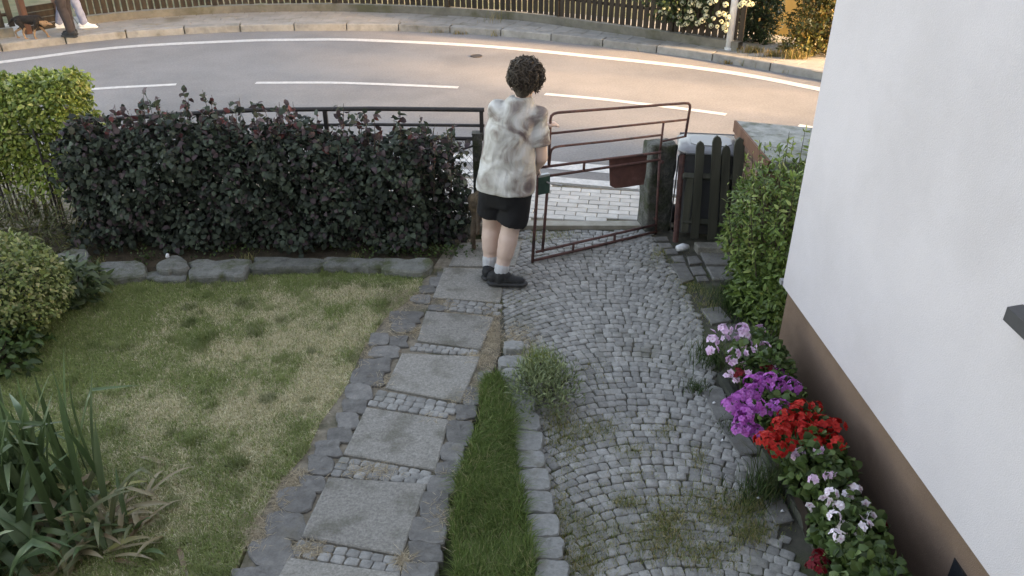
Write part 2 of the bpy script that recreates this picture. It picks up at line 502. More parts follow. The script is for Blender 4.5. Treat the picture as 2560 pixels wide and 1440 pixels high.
# ------------------------------------------------------------------ ground, road, far pavement
mb = MB(); mb.add([(-250, -250, -0.06), (250, -250, -0.06), (250, 250, -0.06), (-250, 250, -0.06)], [(0, 1, 2, 3)])
tag(mb.build('ground', M['far_turf']), kind='structure')

P_KERB = [(-26, 2.0), (-14.5, 9.2), (-11.2, 12.0)] + [at(x, y).to_2d() for x, y in ((0, 130), (300, 97), (600, 80), (880, 77), (1100, 82), (1300, 95), (1600, 128), (1800, 156), (2050, 200))] + [(6.2, 10.5), (9.5, 7.1), (18, -2.0), (26, -11)]
CK = spline([Vector((p[0], p[1], 0)) for p in P_KERB], 10)          # road-side foot of the far kerb
P_NEAR = [(-22, -3), (-13.0, 4.2), (-9.2, 7.4), (-6.2, 8.65), (-3.6, 8.95), (-2.0, 8.82)] + [at(x, y).to_2d() for x, y in ((1140, 385), (1400, 405), (1690, 430))] + [(3.1, 7.45), (4.8, 6.3), (8, 3.6), (16, -5)]
CN = spline([Vector((p[0], p[1], 0)) for p in P_NEAR], 10)          # far edge of the near white line
n = 160


def even(P, n):
    L = [0]
    for i in range(1, len(P)): L.append(L[-1] + (P[i] - P[i - 1]).length)
    out = []; j = 0
    for k in range(n):
        s = L[-1] * k / (n - 1)
        while j < len(L) - 2 and L[j + 1] < s: j += 1
        t = (s - L[j]) / max(L[j + 1] - L[j], 1e-9)
        out.append(P[j].lerp(P[j + 1], min(max(t, 0), 1)))
    return out


KE = even(offset(CK, 0.02), n)
NE = even(offset(CN, -0.85), n)
mb = MB(); v, f = strip_mesh(NE, KE, 0.0); mb.add(v, f)
road = tag(mb.build('road', M['asphalt']), kind='structure')


def line_strip(name, P, w, z=0.004, parent=road):
    m = MB(); v, f = strip_mesh(P, offset(P, -w), z); m.add(v, [tuple(reversed(q)) for q in f])
    return m.build(name, M['paint'], parent)


def pxcurve(pts, n=8):
    return spline([at(*p) for p in pts], n)


FL = [Vector((-24, 1.6, 0)), Vector((-13.6, 8.7, 0)), Vector((-10.6, 11.4, 0))] + [at(*p) for p in ((0, 153), (300, 116), (600, 100), (750, 97), (900, 97.5), (1200, 112), (1500, 140), (1800, 174), (2050, 219))] + [Vector((5.9, 9.9, 0)), Vector((9, 6.7, 0)), Vector((17.4, -2.4, 0))]
line_strip('edge_line', spline(FL, 10), 0.20)
line_strip('edge_line', CN, 0.24)
for seg in (((-20, 268), (190, 225), (442, 209)), ((642, 205), (800, 204.5), (900, 206.5), (1020, 211), (1148, 216.5)), ((1365, 233), (1500, 245), (1600, 256.5), (1720, 271), (1818, 284)), ((2000, 311), (2100, 328), (2250, 352))):
    line_strip('centre_dash', pxcurve(seg, 6), 0.115)
mb = MB()
cvr = at(1191, 141)
mb.prism([(cvr.x + 0.095 * math.cos(a), cvr.y + 0.095 * math.sin(a)) for a in np.linspace(0, 2 * math.pi, 20)[:-1]], 0.001, 0.009)
valve = mb.build('drain_cover', M['cast_iron'])
tag(valve, 'small round iron cover set in the asphalt', 'drain cover')
mb = MB()
mb.tube([(cvr.x + 0.095 * math.cos(a), cvr.y + 0.095 * math.sin(a), 0.008) for a in np.linspace(0, 2 * math.pi, 25)], 0.007, 5, False)
mb.build('rim', M['cast_iron'], valve)

# far kerb: one stone after another
kerb = tag(empty('far_kerb', None, None), kind='structure')
KP = resample(CK, 1.0)
for i in range(len(KP) - 1):
    a, b = KP[i], KP[i + 1]
    d = (b - a).normalized(); nr = Vector((-d.y, d.x, 0))
    g = 0.010
    m = MB()
    hz = 0.125 + random.uniform(-0.006, 0.006)
    prof = [(0.0, -0.05), (0.012, hz - 0.012), (0.03, hz), (0.20, hz + 0.002), (0.20, -0.05)]
    vs = []
    for p in (a + d * g, b - d * g):
        for o_, z in prof: vs.append(p + nr * (o_ + random.uniform(-.004, .004) * 0) + Vector((0, 0, z)))
    m.add(vs, [(0, 5, 6, 1), (1, 6, 7, 2), (2, 7, 8, 3), (3, 8, 9, 4), (0, 1, 2, 3, 4), (9, 8, 7, 6, 5)])
    m.build('kerb_stone', M['kerb'], kerb)

# far pavement between the kerb and the fence foot
P_FF = [Vector((-27, 5.5, 0)), Vector((-14, 12.0, 0)), Vector((-11.0, 13.6, 0))] + [at(x, y, .12) for x, y in ((0, 98), (150, 72), (300, 53), (450, 41), (600, 33), (760, 30), (900, 31), (1100, 39), (1300, 53), (1500, 80), (1700, 108), (1830, 128), (1950, 150), (2060, 182))] + [Vector((6.1, 11.2, 0)), Vector((9.8, 8.6, 0)), Vector((19, -1.2, 0)), Vector((27, -10, 0))]
for p in P_FF: p.z = 0
CF = spline(P_FF, 10)
A = even(offset(CK, 0.19), n); B = even(CF, n)
mb = MB(); v, f = strip_mesh(A, B, 0.118); mb.add(v, f)
pave_far = tag(mb.build('far_pavement', M['flag_far']), kind='structure')
# thin raised flags in rows, joints left between them, for the stretch in view
fl = MB()
A2 = resample(offset(CK, 0.21), 0.02)
vis = [p for p in A2 if -10.5 < p.x < 5.2]
for r_ in range(6):
    row = resample(offset(CK, 0.21 + r_ * 0.305), 0.302)
    for i in range(len(row) - 1):
        p = row[i]
        if not (-10 < p.x < 5.0): continue
        d = (row[i + 1] - p).normalized(); nr = Vector((-d.y, d.x, 0))
        q = p + nr * 0.3
        dist = min((q - w).length for w in CF[20:-20])
        if dist < 0.06: continue
        m = MB()
        w_ = 0.292
        m.prism([(p + d * .006)[:2], (p + d * (w_ + .004))[:2], (p + d * (w_ + .004) + nr * .297)[:2], (p + d * .006 + nr * .297)[:2]], 0.10, 0.124 + random.uniform(-.002, .002))
        m.build('flagstone', M['flag_far'], pave_far)

# ------------------------------------------------------------------ near pavement of clinker pavers, kerb, threshold
mb = MB(); A = even(offset(CN, -0.66), n)
B2 = even([Vector((-22, -6, 0)), Vector((-13, 2, 0)), Vector((-9, 5.6, 0)), Vector((-4.0, 6.72, 0)), Vector((-0.4, 6.72, 0)), Vector((1.3, 6.66, 0)), Vector((2.2, 6.5, 0)), Vector((3.6, 5.4, 0)), Vector((7.0, 2.4, 0)), Vector((15, -6, 0))], n)
v, f = strip_mesh(B2, A, 0.012); mb.add(v, f)
pave = tag(mb.build('near_pavement', M['sandy_joint']), kind='structure')
nk = tag(empty('near_kerb', None, None), kind='structure')
KP = resample(offset(CN, -0.55), 1.0)
for i in range(len(KP) - 1):
    a, b = KP[i], KP[i + 1]
    if not (-6 < a.x < 5): continue
    d = (b - a).normalized(); nr = Vector((d.y, -d.x, 0))
    m = MB(); m.prism([(a + d * .005)[:2], (b - d * .005)[:2], (b - d * .005 + nr * .15)[:2], (a + d * .005 + nr * .15)[:2]], -0.03, 0.036)
    m.build('kerb_stone', M['paint'], nk)
th = math.atan2(-0.16, 1)
dx, dy = Vector((math.cos(th), math.sin(th), 0)), Vector((-math.sin(th), math.cos(th), 0))
org = Vector((-1.4, 6.42, 0))
pm = MB(); pm.box((0, 0, 0), (0.194, 0.094, 0.05)); pvm = pm.mesh('paver')
bm = bmesh.new(); bm.from_mesh(pvm); bmesh.ops.bevel(bm, geom=[e for e in bm.edges], offset=0.006, segments=1, affect='EDGES'); bm.to_mesh(pvm); bm.free()
pvm.materials.append(M['paver'])
cnear = resample(offset(CN, -0.71), 0.05)
for j in range(0, 24):
    for i in range(-1, 20):
        p = org + dx * (i * 0.2 + (j % 2) * 0.1) + dy * (j * 0.1)
        if p.y < 6.76 - 0.05 * max(0, p.x - 1.2) or p.x > 2.7 or p.x < -1.5: continue
        cl = min(cnear, key=lambda q: abs(q.x - p.x))
        if p.y > cl.y - 0.04: continue
        o = link('paver', pvm, pave)
        o.location = (p.x, p.y, 0.0 + random.uniform(-.003, .003)); o.rotation_euler = (random.uniform(-.01, .01), random.uniform(-.01, .01), th + random.uniform(-.008, .008))
mb = MB(); mb.prism([(-0.30, 6.60), (1.30, 6.60), (1.30, 6.70), (-0.30, 6.72)], -0.05, 0.042)
tag(mb.build('gate_threshold', M['threshold']), kind='structure')

# ------------------------------------------------------------------ house
WX = 1.775


def wx(y):
    return WX + 0.046 * (4.56 - y)


HX1, HY0, HH = 15.0, -0.55, 6.2
house = empty('house', 'white rendered house wall with brown plinth beside the cobbled drive', 'house')
mb = MB()
pl = 0.03
mb.prism([(wx(4.56) + pl, 4.56 - pl), (HX1, 4.56 - pl), (HX1, -9), (wx(-9) + pl, -9)], -0.06, 0.56)
mb.build('plinth', M['plinth'], house)
# wall over the garden with a window opening: four pieces butted round it
wy0, wy1, wz0, wz1 = 1.10, 2.46, 1.60, 2.95
mb = MB()


def wallpiece(y0, y1, z0, z1, t=0.40):
    mb.prism([(wx(y1), y1), (wx(y1) + t, y1), (wx(y0) + t, y0), (wx(y0), y0)], z0, z1)


zb = 0.54
wallpiece(wy1, 4.56, zb, HH)
wallpiece(-9, wy0, zb, HH)
wallpiece(wy0, wy1, zb, wz0)
wallpiece(wy0, wy1, wz1, HH)
mb.prism([(wx(4.56) + 0.401, 4.559), (HX1, 4.559), (HX1, -9), (wx(-9) + .401, -9)], zb + .03, HH - .002)
mb.build('wall', M['render'], house)
m = MB(); m.prism([(wx(4.585) - 0.012, 4.60), (wx(4.585) + .08, 4.60), (wx(4.585) + .08, 4.561), (wx(4.585) - 0.012, 4.561)], 0.545, 0.575); m.build('drip_edge', M['zinc'], house)
win = MB(); xg = wx(2) + 0.17
win.prism([(xg, wy0), (xg + .02, wy0), (xg + .02, wy1), (xg, wy1)], wz0, wz1)
wino = win.build('window', M['dark_glass'], house)
m = MB()
for (a0, a1, b0, b1) in ((wy0, wy1, wz0, wz0 + .07), (wy0, wy1, wz1 - .07, wz1), (wy0, wy0 + .07, wz0, wz1), (wy1 - .07, wy1, wz0, wz1), (1.74, 1.82, wz0, wz1)):
    m.prism([(xg - .05, a0), (xg - .002, a0), (xg - .002, a1), (xg - .05, a1)], b0, b1)
m.build('frame', M['frame_white'], wino)
m = MB()
x0 = wx(2.5) - 0.055
m.add([(x0, wy0 - .05, wz0 - .02), (x0, wy1 + .05, wz0 - .02), (xg - .05, wy1 + .05, wz0 + .02), (xg - .05, wy0 - .05, wz0 + .02),
       (x0, wy0 - .05, wz0 - .075), (x0, wy1 + .05, wz0 - .075), (xg - .05, wy1 + .05, wz0 - .03), (xg - .05, wy0 - .05, wz0 - .03)],
      [(0, 3, 2, 1), (4, 5, 6, 7), (0, 1, 5, 4), (1, 2, 6, 5), (3, 0, 4, 7), (2, 3, 7, 6)])
m.build('window_sill', M['sill'], wino)
m = MB(); m.prism([(wx(4) + pl - .004, 1.4), (wx(2.4) + pl + .2, 1.4), (wx(2.4) + pl + .2, 2.42), (wx(2.4) + pl - .004, 2.42)], 0.05, 0.385)
m.build('cellar_window', M['dark_glass'], house)
# wing carrying the camera, behind it
m = MB(); m.prism([(-7, HY0), (wx(-.5) - .002, HY0), (wx(-.5) - .002, -9), (-7, -9)], 0.54, HH - .01); m.build('wing_wall', M['render'], house)
m = MB(); m.prism([(-6.97, HY0 - .03), (wx(-.5) - .002, HY0 - .03), (wx(-.5) - .002, -8.97), (-6.97, -8.97)], -0.06, 0.538); m.build('wing_plinth', M['plinth'], house)
m = MB()
e = 0.35
m.add([(wx(4) - e, 4.56 + e, HH - .1), (HX1 + e, 4.56 + e, HH - .1), (HX1 + e, -9 - e, HH - .1), (wx(4) - e, -9 - e, HH - .1), (8.4, .8, HH + 3.0), (8.4, -5.2, HH + 3.0)],
      [(0, 4, 1), (1, 4, 5, 2), (2, 5, 3), (3, 5, 4, 0), (0, 1, 2, 3)])
m.build('roof', M['roof_tile'], house)

# ------------------------------------------------------------------ cobbled drive
dr = MB(); v_l = [at(*p) for p in ((1290, 605), (1240, 720), (1255, 880), (1290, 1020), (1330, 1200), (1400, 1460))]
v_r = [at(*p) for p in ((1640, 598), (1760, 740), (1840, 900), (1880, 1050), (2010, 1280), (2110, 1460))]
poly = [(-0.02, 6.60)] + [(p.x, p.y) for p in v_l[1:]] + [(0.40, 0.4), (1.85, 0.4)] + [(wx(4) + .06, 4.5), (2.3, 4.7), (2.4, 6.55), (1.32, 6.60)]
dr.prism(poly, -0.05, 0.0)
drive = tag(dr.build('driveway', M['dirt_joint']), kind='structure')
edgeL = np.array([[p.y, p.x] for p in reversed(v_l)]); edgeL = np.vstack([[1.8, 0.40], edgeL])
edgeR = np.array([[p.y, p.x] for p in reversed([at(*p) for p in ((1640, 598), (1720, 720), (1760, 800), (1800, 950), (1840, 1050), (1900, 1180), (1960, 1300), (2020, 1440))])])


def xl(y): return float(np.interp(y, edgeL[:, 0], edgeL[:, 1]))
def xr(y): return float(np.interp(y, edgeR[:, 0], edgeR[:, 1]))


def sett_mesh(k):
    rr = random.Random(k)
    j = lambda s: rr.uniform(-s, s)
    base = [(-.5 + j(.05), -.5 + j(.05)), (.5 + j(.05), -.5 + j(.05)), (.5 + j(.05), .5 + j(.05)), (-.5 + j(.05), .5 + j(.05))]
    V = [(x, y, 0) for x, y in base]
    # shoulder ring with cut corners, then top ring
    ring = []
    for i, (x, y) in enumerate(base):
        px_, py_ = base[i - 1]; nx_, ny_ = base[(i + 1) % 4]
        c = 0.13
        ring += [(x + (px_ - x) * c, y + (py_ - y) * c), (x + (nx_ - x) * c, y + (ny_ - y) * c)]
    z1 = 0.80 + j(.05)
    V = [(x, y, 0) for x, y in ring] + [(x, y, z1 + j(.06)) for x, y in ring]
    V += [(x * 0.86, y * 0.86, 1.0 + j(.07)) for x, y in ring] + [(j(.1), j(.1), 1.03 + j(.06))]
    F = []
    for i in range(8):
        k2 = (i + 1) % 8
        F += [(i, k2, 8 + k2, 8 + i), (8 + i, 8 + k2, 16 + k2, 16 + i), (16 + i, 16 + k2, 24)]
    me = bpy.data.meshes.new('sett'); me.from_pydata(V, [], F); me.update(); smooth(me)
    me.materials.append(M['sett'])
    return me


SETT = [sett_mesh(i) for i in range(14)]
spots = []
RA = 1.02
for k in range(-6, 84):
    y0 = 1.95 + k * 0.0605
    ph = -R(58); off_ = random.random() * 0.05
    while ph < R(58):
        step = random.uniform(0.052, 0.074) / RA
        a = ph + step / 2 + off_ * 0
        ax = 0.78 - 0.06 * (y0 - 4)
        x = ax + RA * math.sin(a); y = y0 + RA * math.cos(a) - RA
        cosf = math.cos(a)
        if 2.15 < y < 6.56 and xl(y) + 0.05 < x < xr(y) - 0.03:
            spots.append((x + random.uniform(-.005, .005), y + random.uniform(-.005, .005), -a + random.uniform(-.09, .09), step * RA * 0.965, 0.0605 * max(cosf, .6) * 0.965))
        ph += step
# a few straight courses along the wall side
for (px0, py0, px1, py1, rows) in ((1700, 960, 1850, 1180, 4), (1850, 1340, 1990, 1440, 5)):
    pass
spots.sort(key=lambda s: s[0] ** 2 + s[1] ** 2)
far_v, far_f, off = [], [], 0
weed_c = [at(*p) for p in ((1480, 1090), (1450, 1330), (1650, 1330), (1600, 1290), (1860, 1310), (1740, 1250))]
for i, (x, y, a, sx, sy) in enumerate(spots):
    me = SETT[random.randrange(14)]
    h = 0.015 + random.uniform(-.003, .003)
    low = 0.010 * math.sin(x * 3.1 + 1) * math.sin(y * 2.7)
    tiltx, tilty = random.uniform(-.05, .05), random.uniform(-.05, .05)
    Mx = Matrix.Translation((x, y, -0.003 + low * .5)) @ Matrix.Rotation(a + math.pi * random.randrange(2), 4, 'Z') @ Matrix.Rotation(tiltx, 4, 'X') @ Matrix.Rotation(tilty, 4, 'Y') @ Matrix.Diagonal((sx, sy, h, 1))
    if i < 300:
        o = link('sett', me, drive); o.matrix_world = Mx
    else:
        for p in me.vertices: far_v.append((Mx @ p.co)[:])
        for q in me.polygons: far_f.append(tuple(j + off for j in q.vertices))
        off += len(me.vertices)


def sett_mass_mat():
    m = M['sett'].copy(); m.name = 'sett_mass'
    N, L = m.node_tree.nodes, m.node_tree.links
    oi = [q for q in N if q.type == 'OBJECT_INFO'][0]
    g = N.new('ShaderNodeNewGeometry')
    for l in list(oi.outputs['Random'].links):
        L.new(g.outputs['Random Per Island'], l.to_socket)
    return m


M['sett_mass'] = sett_mass_mat()
me = bpy.data.meshes.new('sett_field'); me.from_pydata(far_v, [], far_f); me.update(); smooth(me)
o = link('sett_field', me, drive, M['sett_mass']); o['kind'] = 'stuff'


def stone_px(name, cx, cy, w, h, mat, parent, zt=0.03, jag=0.10, nseg=9, dome=0.15, rot=0.0, z0=-0.03, square=0.0):
    """flat irregular stone whose outline spans about w x h photo pixels"""
    c = at(cx, cy, zt); ex = (at(cx + w / 2, cy, zt) - c); ey = (at(cx, cy - h / 2, zt) - c)
    rr = random.Random(int(cx * 7 + cy * 13))
    ring = []
    hs = [(jag * rr.uniform(.3, .9), fq, rr.uniform(0, 6.28)) for fq in (2, 3, 4)]
    for k in range(nseg):
        a = 2 * math.pi * (k + rr.uniform(-.2, .2)) / nseg + rot
        ca, sa = math.cos(a), math.sin(a)
        rad = 1.0 / (abs(ca) ** (2 + square) + abs(sa) ** (2 + square)) ** (1 / (2 + square))
        rad *= 1 + rr.uniform(-jag, jag) * .45 + sum(am * math.sin(fq * a + ph_) for am, fq, ph_ in hs)
        ring.append(ex * ca * rad + ey * sa * rad)
    V, F = [], []
    for p in ring: V.append((c.x + p.x * 1.02, c.y + p.y * 1.02, z0))
    for p in ring: V.append((c.x + p.x, c.y + p.y, zt * 0.80 + rr.uniform(-.003, .003)))
    for p in ring: V.append((c.x + p.x * .93, c.y + p.y * .93, zt + rr.uniform(-.003, .003)))
    for p in ring: V.append((c.x + p.x * .5, c.y + p.y * .5, zt * (1 + dome * .5) + rr.uniform(-.002, .002)))
    V.append((c.x, c.y, zt * (1 + dome)))
    for i in range(nseg):
        j = (i + 1) % nseg
        for L_ in range(3):
            F.append((L_ * nseg + i, L_ * nseg + j, (L_ + 1) * nseg + j, (L_ + 1) * nseg + i))
        F.append((3 * nseg + i, 3 * nseg + j, 4 * nseg))
    me = bpy.data.meshes.new(name); me.from_pydata(V, [], F); me.update()
    return link(name, me, parent, mat)


def slab_px(name, quad, mat, parent, zt=0.025, bev=0.008, z0=-0.03):
    P = [at(*q, zt) for q in quad]
    c = sum(P, Vector()) / 4
    vs = []
    for s, z in ((1.0, z0), (1.0, zt - bev * .6), (None, zt)):
        for p in P:
            d = (p - c); k = 1.0 if s else max(0.0, 1 - bev / d.length * 1.4)
            vs.append((c.x + d.x * k, c.y + d.y * k, z))
    f = [(8, 9, 10, 11)] + [(i + l * 4, (i + 1) % 4 + l * 4, (i + 1) % 4 + (l + 1) * 4, i + (l + 1) * 4) for l in range(2) for i in range(4)]
    a = (P[1] - P[0]).cross(P[2] - P[0]).z
    if a < 0: f = [tuple(reversed(q)) for q in f]
    me = bpy.data.meshes.new(name); me.from_pydata(vs, [], f); me.update()
    return link(name, me, parent, mat)


# flat flags by the house and the small gate
for q in (((1747, 626), (1823, 630), (1841, 661), (1765, 658)), ((1766, 665), (1838, 665), (1851, 698), (1784, 698)), ((1660, 622), (1692, 620), (1696, 633), (1667, 634)),
          ((1678, 640), (1707, 637), (1714, 654), (1689, 652)), ((1717, 640), (1742, 638), (1756, 655), (1724, 660)), ((1676, 658), (1712, 656), (1736, 696), (1706, 706)),
          ((1724, 666), (1754, 664), (1767, 684), (1734, 687)), ((1738, 690), (1765, 688), (1773, 700), (1745, 702)), ((1643, 606), (1676, 607), (1683, 617), (1652, 619)), ((1632, 592), (1668, 590), (1672, 600), (1640, 602)),
          ((1752, 770), (1800, 765), (1830, 800), (1780, 808)), ((1800, 812), (1850, 808), (1860, 850), (1815, 850)),
          ((1756, 975), (1806, 968), (1836, 1045), (1790, 1050)), ((1792, 1055), (1842, 1052), (1900, 1130), (1850, 1138)), ((1852, 1145), (1905, 1140), (1945, 1220), (1895, 1225)), ((1900, 1235), (1950, 1230), (1985, 1300), (1940, 1310))):
    slab_px('flagstone', q, M['basalt'], drive, 0.022)

# kerb of granite blocks between grass strip and setts
kb = tag(empty('block_edging', None, None), kind='structure')
for cx, cy, w, h in ((1283, 862, 44, 20), (1276, 902, 56, 26), (1279, 936, 54, 32), (1286, 973, 60, 34), (1300, 1010, 66, 38), (1313, 1051, 64, 42), (1319, 1100, 66, 48), (1325, 1147, 66, 40), (1333, 1196, 70, 54), (1343, 1253, 70, 52), (1355, 1311, 74, 56), (1367, 1368, 76, 52), (1378, 1425, 78, 52), (1392, 1490, 82, 60)):
    stone_px('granite_block', cx + 2, cy, w + 8, h + 2, M['granite'], kb, 0.055, 0.05, 20, 0.05, rot=R(15), square=6.0)

# ------------------------------------------------------------------ garden path
pt = MB()
pt.prism([at(*p)[:2] for p in ((585, 1460), (690, 1200), (830, 1020), (905, 880), (985, 760), (1070, 690), (1130, 600), (1310, 598), (1270, 720), (1250, 800), (1250, 880), (1190, 1030), (1150, 1130), (1110, 1270), (1080, 1460))], -0.05, 0.004)
path = tag(pt.build('garden_path', M['sandy_joint']), kind='structure')
for q in (((1110, 668), (1268, 672), (1250, 755), (1082, 742)), ((1066, 776), (1236, 792), (1202, 872), (1043, 850)), ((1005, 882), (1202, 890), (1152, 1005), (963, 968)),
          ((916, 1017), (1122, 1048), (1090, 1175), (858, 1134)), ((822, 1192), (1068, 1208), (1003, 1388), (752, 1340)), ((722, 1392), (1000, 1432), (960, 1580), (640, 1540)),
          ((1150, 606), (1304, 602), (1288, 664), (1122, 663))):
    slab_px('slab', q, M['concrete'], path, 0.024)


def sett_band(quad, rows, cols):
    tl, tr, br, bl = [at(*p, 0.02) for p in quad]
    for r_ in range(rows):
        u = -random.random() * 0.5
        while u < cols - 0.4:
            w = random.uniform(0.85, 1.15)
            fx = (u + w / 2) / cols; fy = (r_ + .5) / rows
            if 0 < fx < 1:
                p = tl.lerp(tr, fx).lerp(bl.lerp(br, fx), fy)
                ex = (tr - tl).length / cols * w * 0.9; ey = ((bl - tl).length / rows) * 0.9
                o = link('sett', SETT[random.randrange(14)], path)
                a = math.atan2((tr - tl).y, (tr - tl).x)
                o.location = (p.x, p.y, -0.002); o.rotation_euler = (random.uniform(-.06, .06), random.uniform(-.06, .06), a + random.uniform(-.08, .08)); o.scale = (ex * 1.03, ey * 1.03, 0.021)
            u += w


sett_band(((1118, 746), (1256, 760), (1250, 788), (1105, 772)), 3, 7)
sett_band(((1040, 856), (1200, 876), (1196, 888), (1030, 874)), 2, 8)
sett_band(((952, 974), (1152, 1010), (1126, 1046), (922, 1012)), 3, 8)
sett_band(((858, 1140), (1086, 1182), (1068, 1206), (828, 1188)), 3, 8)
sett_band(((750, 1346), (1004, 1394), (994, 1432), (726, 1388)), 2, 8)
for cx, cy, w, h in ((869, 1050, 54, 38), (850, 1086, 60, 38), (820, 1120, 66, 38), (801, 1160, 64, 44), (780, 1208, 62, 40), (740, 1246, 90, 60), (714, 1312, 98, 64), (680, 1376, 108, 66), (672, 1432, 90, 40), (610, 1436, 60, 36),
                     (1014, 791, 80, 28), (1008, 816, 56, 24), (947, 846, 46, 30), (997, 852, 46, 24), (962, 878, 72, 28), (938, 912, 76, 34), (897, 940, 38, 36), (935, 945, 50, 34), (897, 978, 68, 38), (888, 1014, 60, 34),
                     (1096, 702, 44, 22), (1068, 722, 40, 18), (1052, 746, 46, 20), (1110, 684, 34, 14), (1090, 768, 36, 14),
                     (1177, 989, 42, 44), (1165, 1028, 52, 34), (1150, 1079, 64, 56), (1131, 1128, 58, 44), (1122, 1173, 66, 40), (1104, 1211, 72, 40), (1087, 1262, 74, 66), (1068, 1324, 88, 62), (1062, 1378, 80, 50), (1048, 1432, 84, 56), (1212, 940, 34, 26)):
    stone_px('edging_stone', cx, cy, w * 1.04, h * 1.06, M['basalt'], path, 0.021, 0.09, 18, 0.03, rot=.3, square=5.0)

# ------------------------------------------------------------------ stone border of the lawn
bord = empty('stone_border', 'row of flat field stones between the lawn and the dark hedge', 'edging')
for cx, cy, w, h, z in ((192, 672, 84, 52, .10), (185, 640, 70, 40, .12), (310, 672, 106, 46, .07), (412, 688, 96, 26, .045), (432, 658, 68, 36, .10), (545, 668, 142, 46, .08), (715, 655, 176, 28, .08), (850, 654, 82, 26, .075), (922, 655, 78, 24, .08), (1015, 660, 122, 34, .075)):
    stone_px('stone', cx, cy, w, h, M['fieldstone'], bord, z, 0.16, 19, 0.12, square=2.0)
q = at(419, 642, .11)
mb = MB(); mb.tube([(q.x, q.y, .105), (q.x, q.y, .112), (q.x + .004, q.y, .135), (q.x + .006, q.y, .14)], [0.014, 0.017, 0.012, 0.005], 8)
tag(mb.build('white_pebble', M['white_plastic'], None, True), 'small white pebble lying on a border stone', 'pebble')

# ------------------------------------------------------------------ lawn and grass
LP = [at(*p) for p in ((-260, 960), (20, 940), (80, 860), (150, 720), (200, 690), (450, 700), (650, 672), (850, 672), (1060, 690), (1050, 730), (960, 800), (905, 880), (860, 980), (800, 1060), (770, 1130), (700, 1210), (640, 1310), (600, 1400), (570, 1480), (-400, 1500))]
mb = MB(); mb.prism([p[:2] for p in LP], -0.055, 0.006)
tag(mb.build('lawn', M['turf']), kind='structure')


def in_poly(X, Y, poly):
    c = np.zeros(len(X), bool); j = len(poly) - 1
    for i in range(len(poly)):
        xi, yi = poly[i][0], poly[i][1]; xj, yj = poly[j][0], poly[j][1]
        k = ((yi > Y) != (yj > Y)) & (X < (xj - xi) * (Y - yi) / (yj - yi + 1e-12) + xi)
        c ^= k; j = i
    return c


def fnoise(X, Y, s, seed=0.0):
    r = np.random.default_rng(int(seed * 10) + 3)
    a = np.zeros(len(X)); t = 0
    for o_ in range(4):
        f = s * 2 ** o_; w = 0.6 ** o_; t += w
        for _ in range(3):
            an = r.random() * 6.28; p = r.random() * 6.28
            a += w / 3 * np.sin((X * math.cos(an) + Y * math.sin(an)) * f + p + 1.5 * np.sin((X * math.sin(an * 1.7) - Y * math.cos(an * 1.7)) * f * 0.7 + p))
    return a / t


GREEN = np.array([[0.25, 0.315, 0.11], [0.31, 0.36, 0.145], [0.20, 0.25, 0.09]])
DRY = np.array([[0.66, 0.59, 0.40], [0.74, 0.68, 0.49], [0.55, 0.48, 0.31]])


def lawn_blades(n):
    lo = np.array([min(p.x for p in LP), min(p.y for p in LP)]); hi = np.array([max(p.x for p in LP), max(p.y for p in LP)])
    Q = lo + rng.random((n * 2, 2)) * (hi - lo)
    Q = Q[in_poly(Q[:, 0], Q[:, 1], [p[:2] for p in LP])][:n]
    X, Y = Q[:, 0], Q[:, 1]
    edge = np.array([[p.y, p.x] for p in LP[8:18]][::-1])
    dxr = np.interp(Y, edge[:, 0], edge[:, 1]) - X                  # distance to the path
    dry = 0.34 + 1.25 * fnoise(X, Y, 2.6, 1) + 1.0 * fnoise(X, Y, 9, 2)
    dry += 0.42 * np.exp(-((X + 1.55) ** 2 / 0.9 + (Y - 4.35) ** 2 / 1.0)) + 0.25 * np.exp(-((X + 1.6) ** 2 / .5 + (Y - 3.3) ** 2 / 0.5))
    dry -= 0.50 * np.exp(-dxr / 0.22) * (Y > 3.0) + 0.5 * np.clip((-X - 2.6) / 0.9, 0, 1) + 0.25 * np.clip((Y - 5.2) / 0.4, 0, 1)
    isdry = rng.random(len(X)) < np.clip(dry, 0.05, 0.93)
    C = np.where(isdry[:, None], DRY[rng.integers(0, 3, len(X))], GREEN[rng.integers(0, 3, len(X))]) * rng.uniform(0.75, 1.25, (len(X), 1))
    H = np.where(isdry, rng.uniform(.014, .032, len(X)), rng.uniform(.016, .042, len(X)))
    tall = (fnoise(X, Y, 4, 5) > 0.35) & ~isdry
    H[tall] *= 1.35
    for _ in range(150):                                            # tufts of coarser, greener blades
        j = rng.integers(0, len(X)); r_ = rng.uniform(.02, .06)
        near = (X - X[j]) ** 2 + (Y - Y[j]) ** 2 < r_ * r_
        H[near] *= rng.uniform(1.2, 1.9); C[near] = C[near] * .35 + GREEN[rng.integers(0, 3)] * rng.uniform(.6, .95) * .65
    P = np.stack([X, Y, np.full(len(X), 0.004)], 1)
    return blades(P, H, rng.uniform(.0014, .0030, len(X)), C, 1.7)


g = leaf_obj('grass', [lawn_blades(170000)], M['grass_blade'])
tag(g, 'short patchy lawn grass, half dried to straw', 'grass', kind='stuff')

SP = [at(*p) for p in ((1215, 955), (1248, 950), (1268, 1010), (1282, 1060), (1280, 1110), (1293, 1160), (1296, 1210), (1312, 1280), (1310, 1330), (1332, 1400), (1335, 1480), (1138, 1480), (1140, 1400), (1128, 1340), (1146, 1260), (1142, 1220), (1172, 1160), (1178, 1110), (1198, 1060), (1205, 1000))]
mb = MB(); mb.prism([p[:2] for p in SP], -0.045, 0.008)
tag(mb.build('verge', M['soil']), kind='structure')


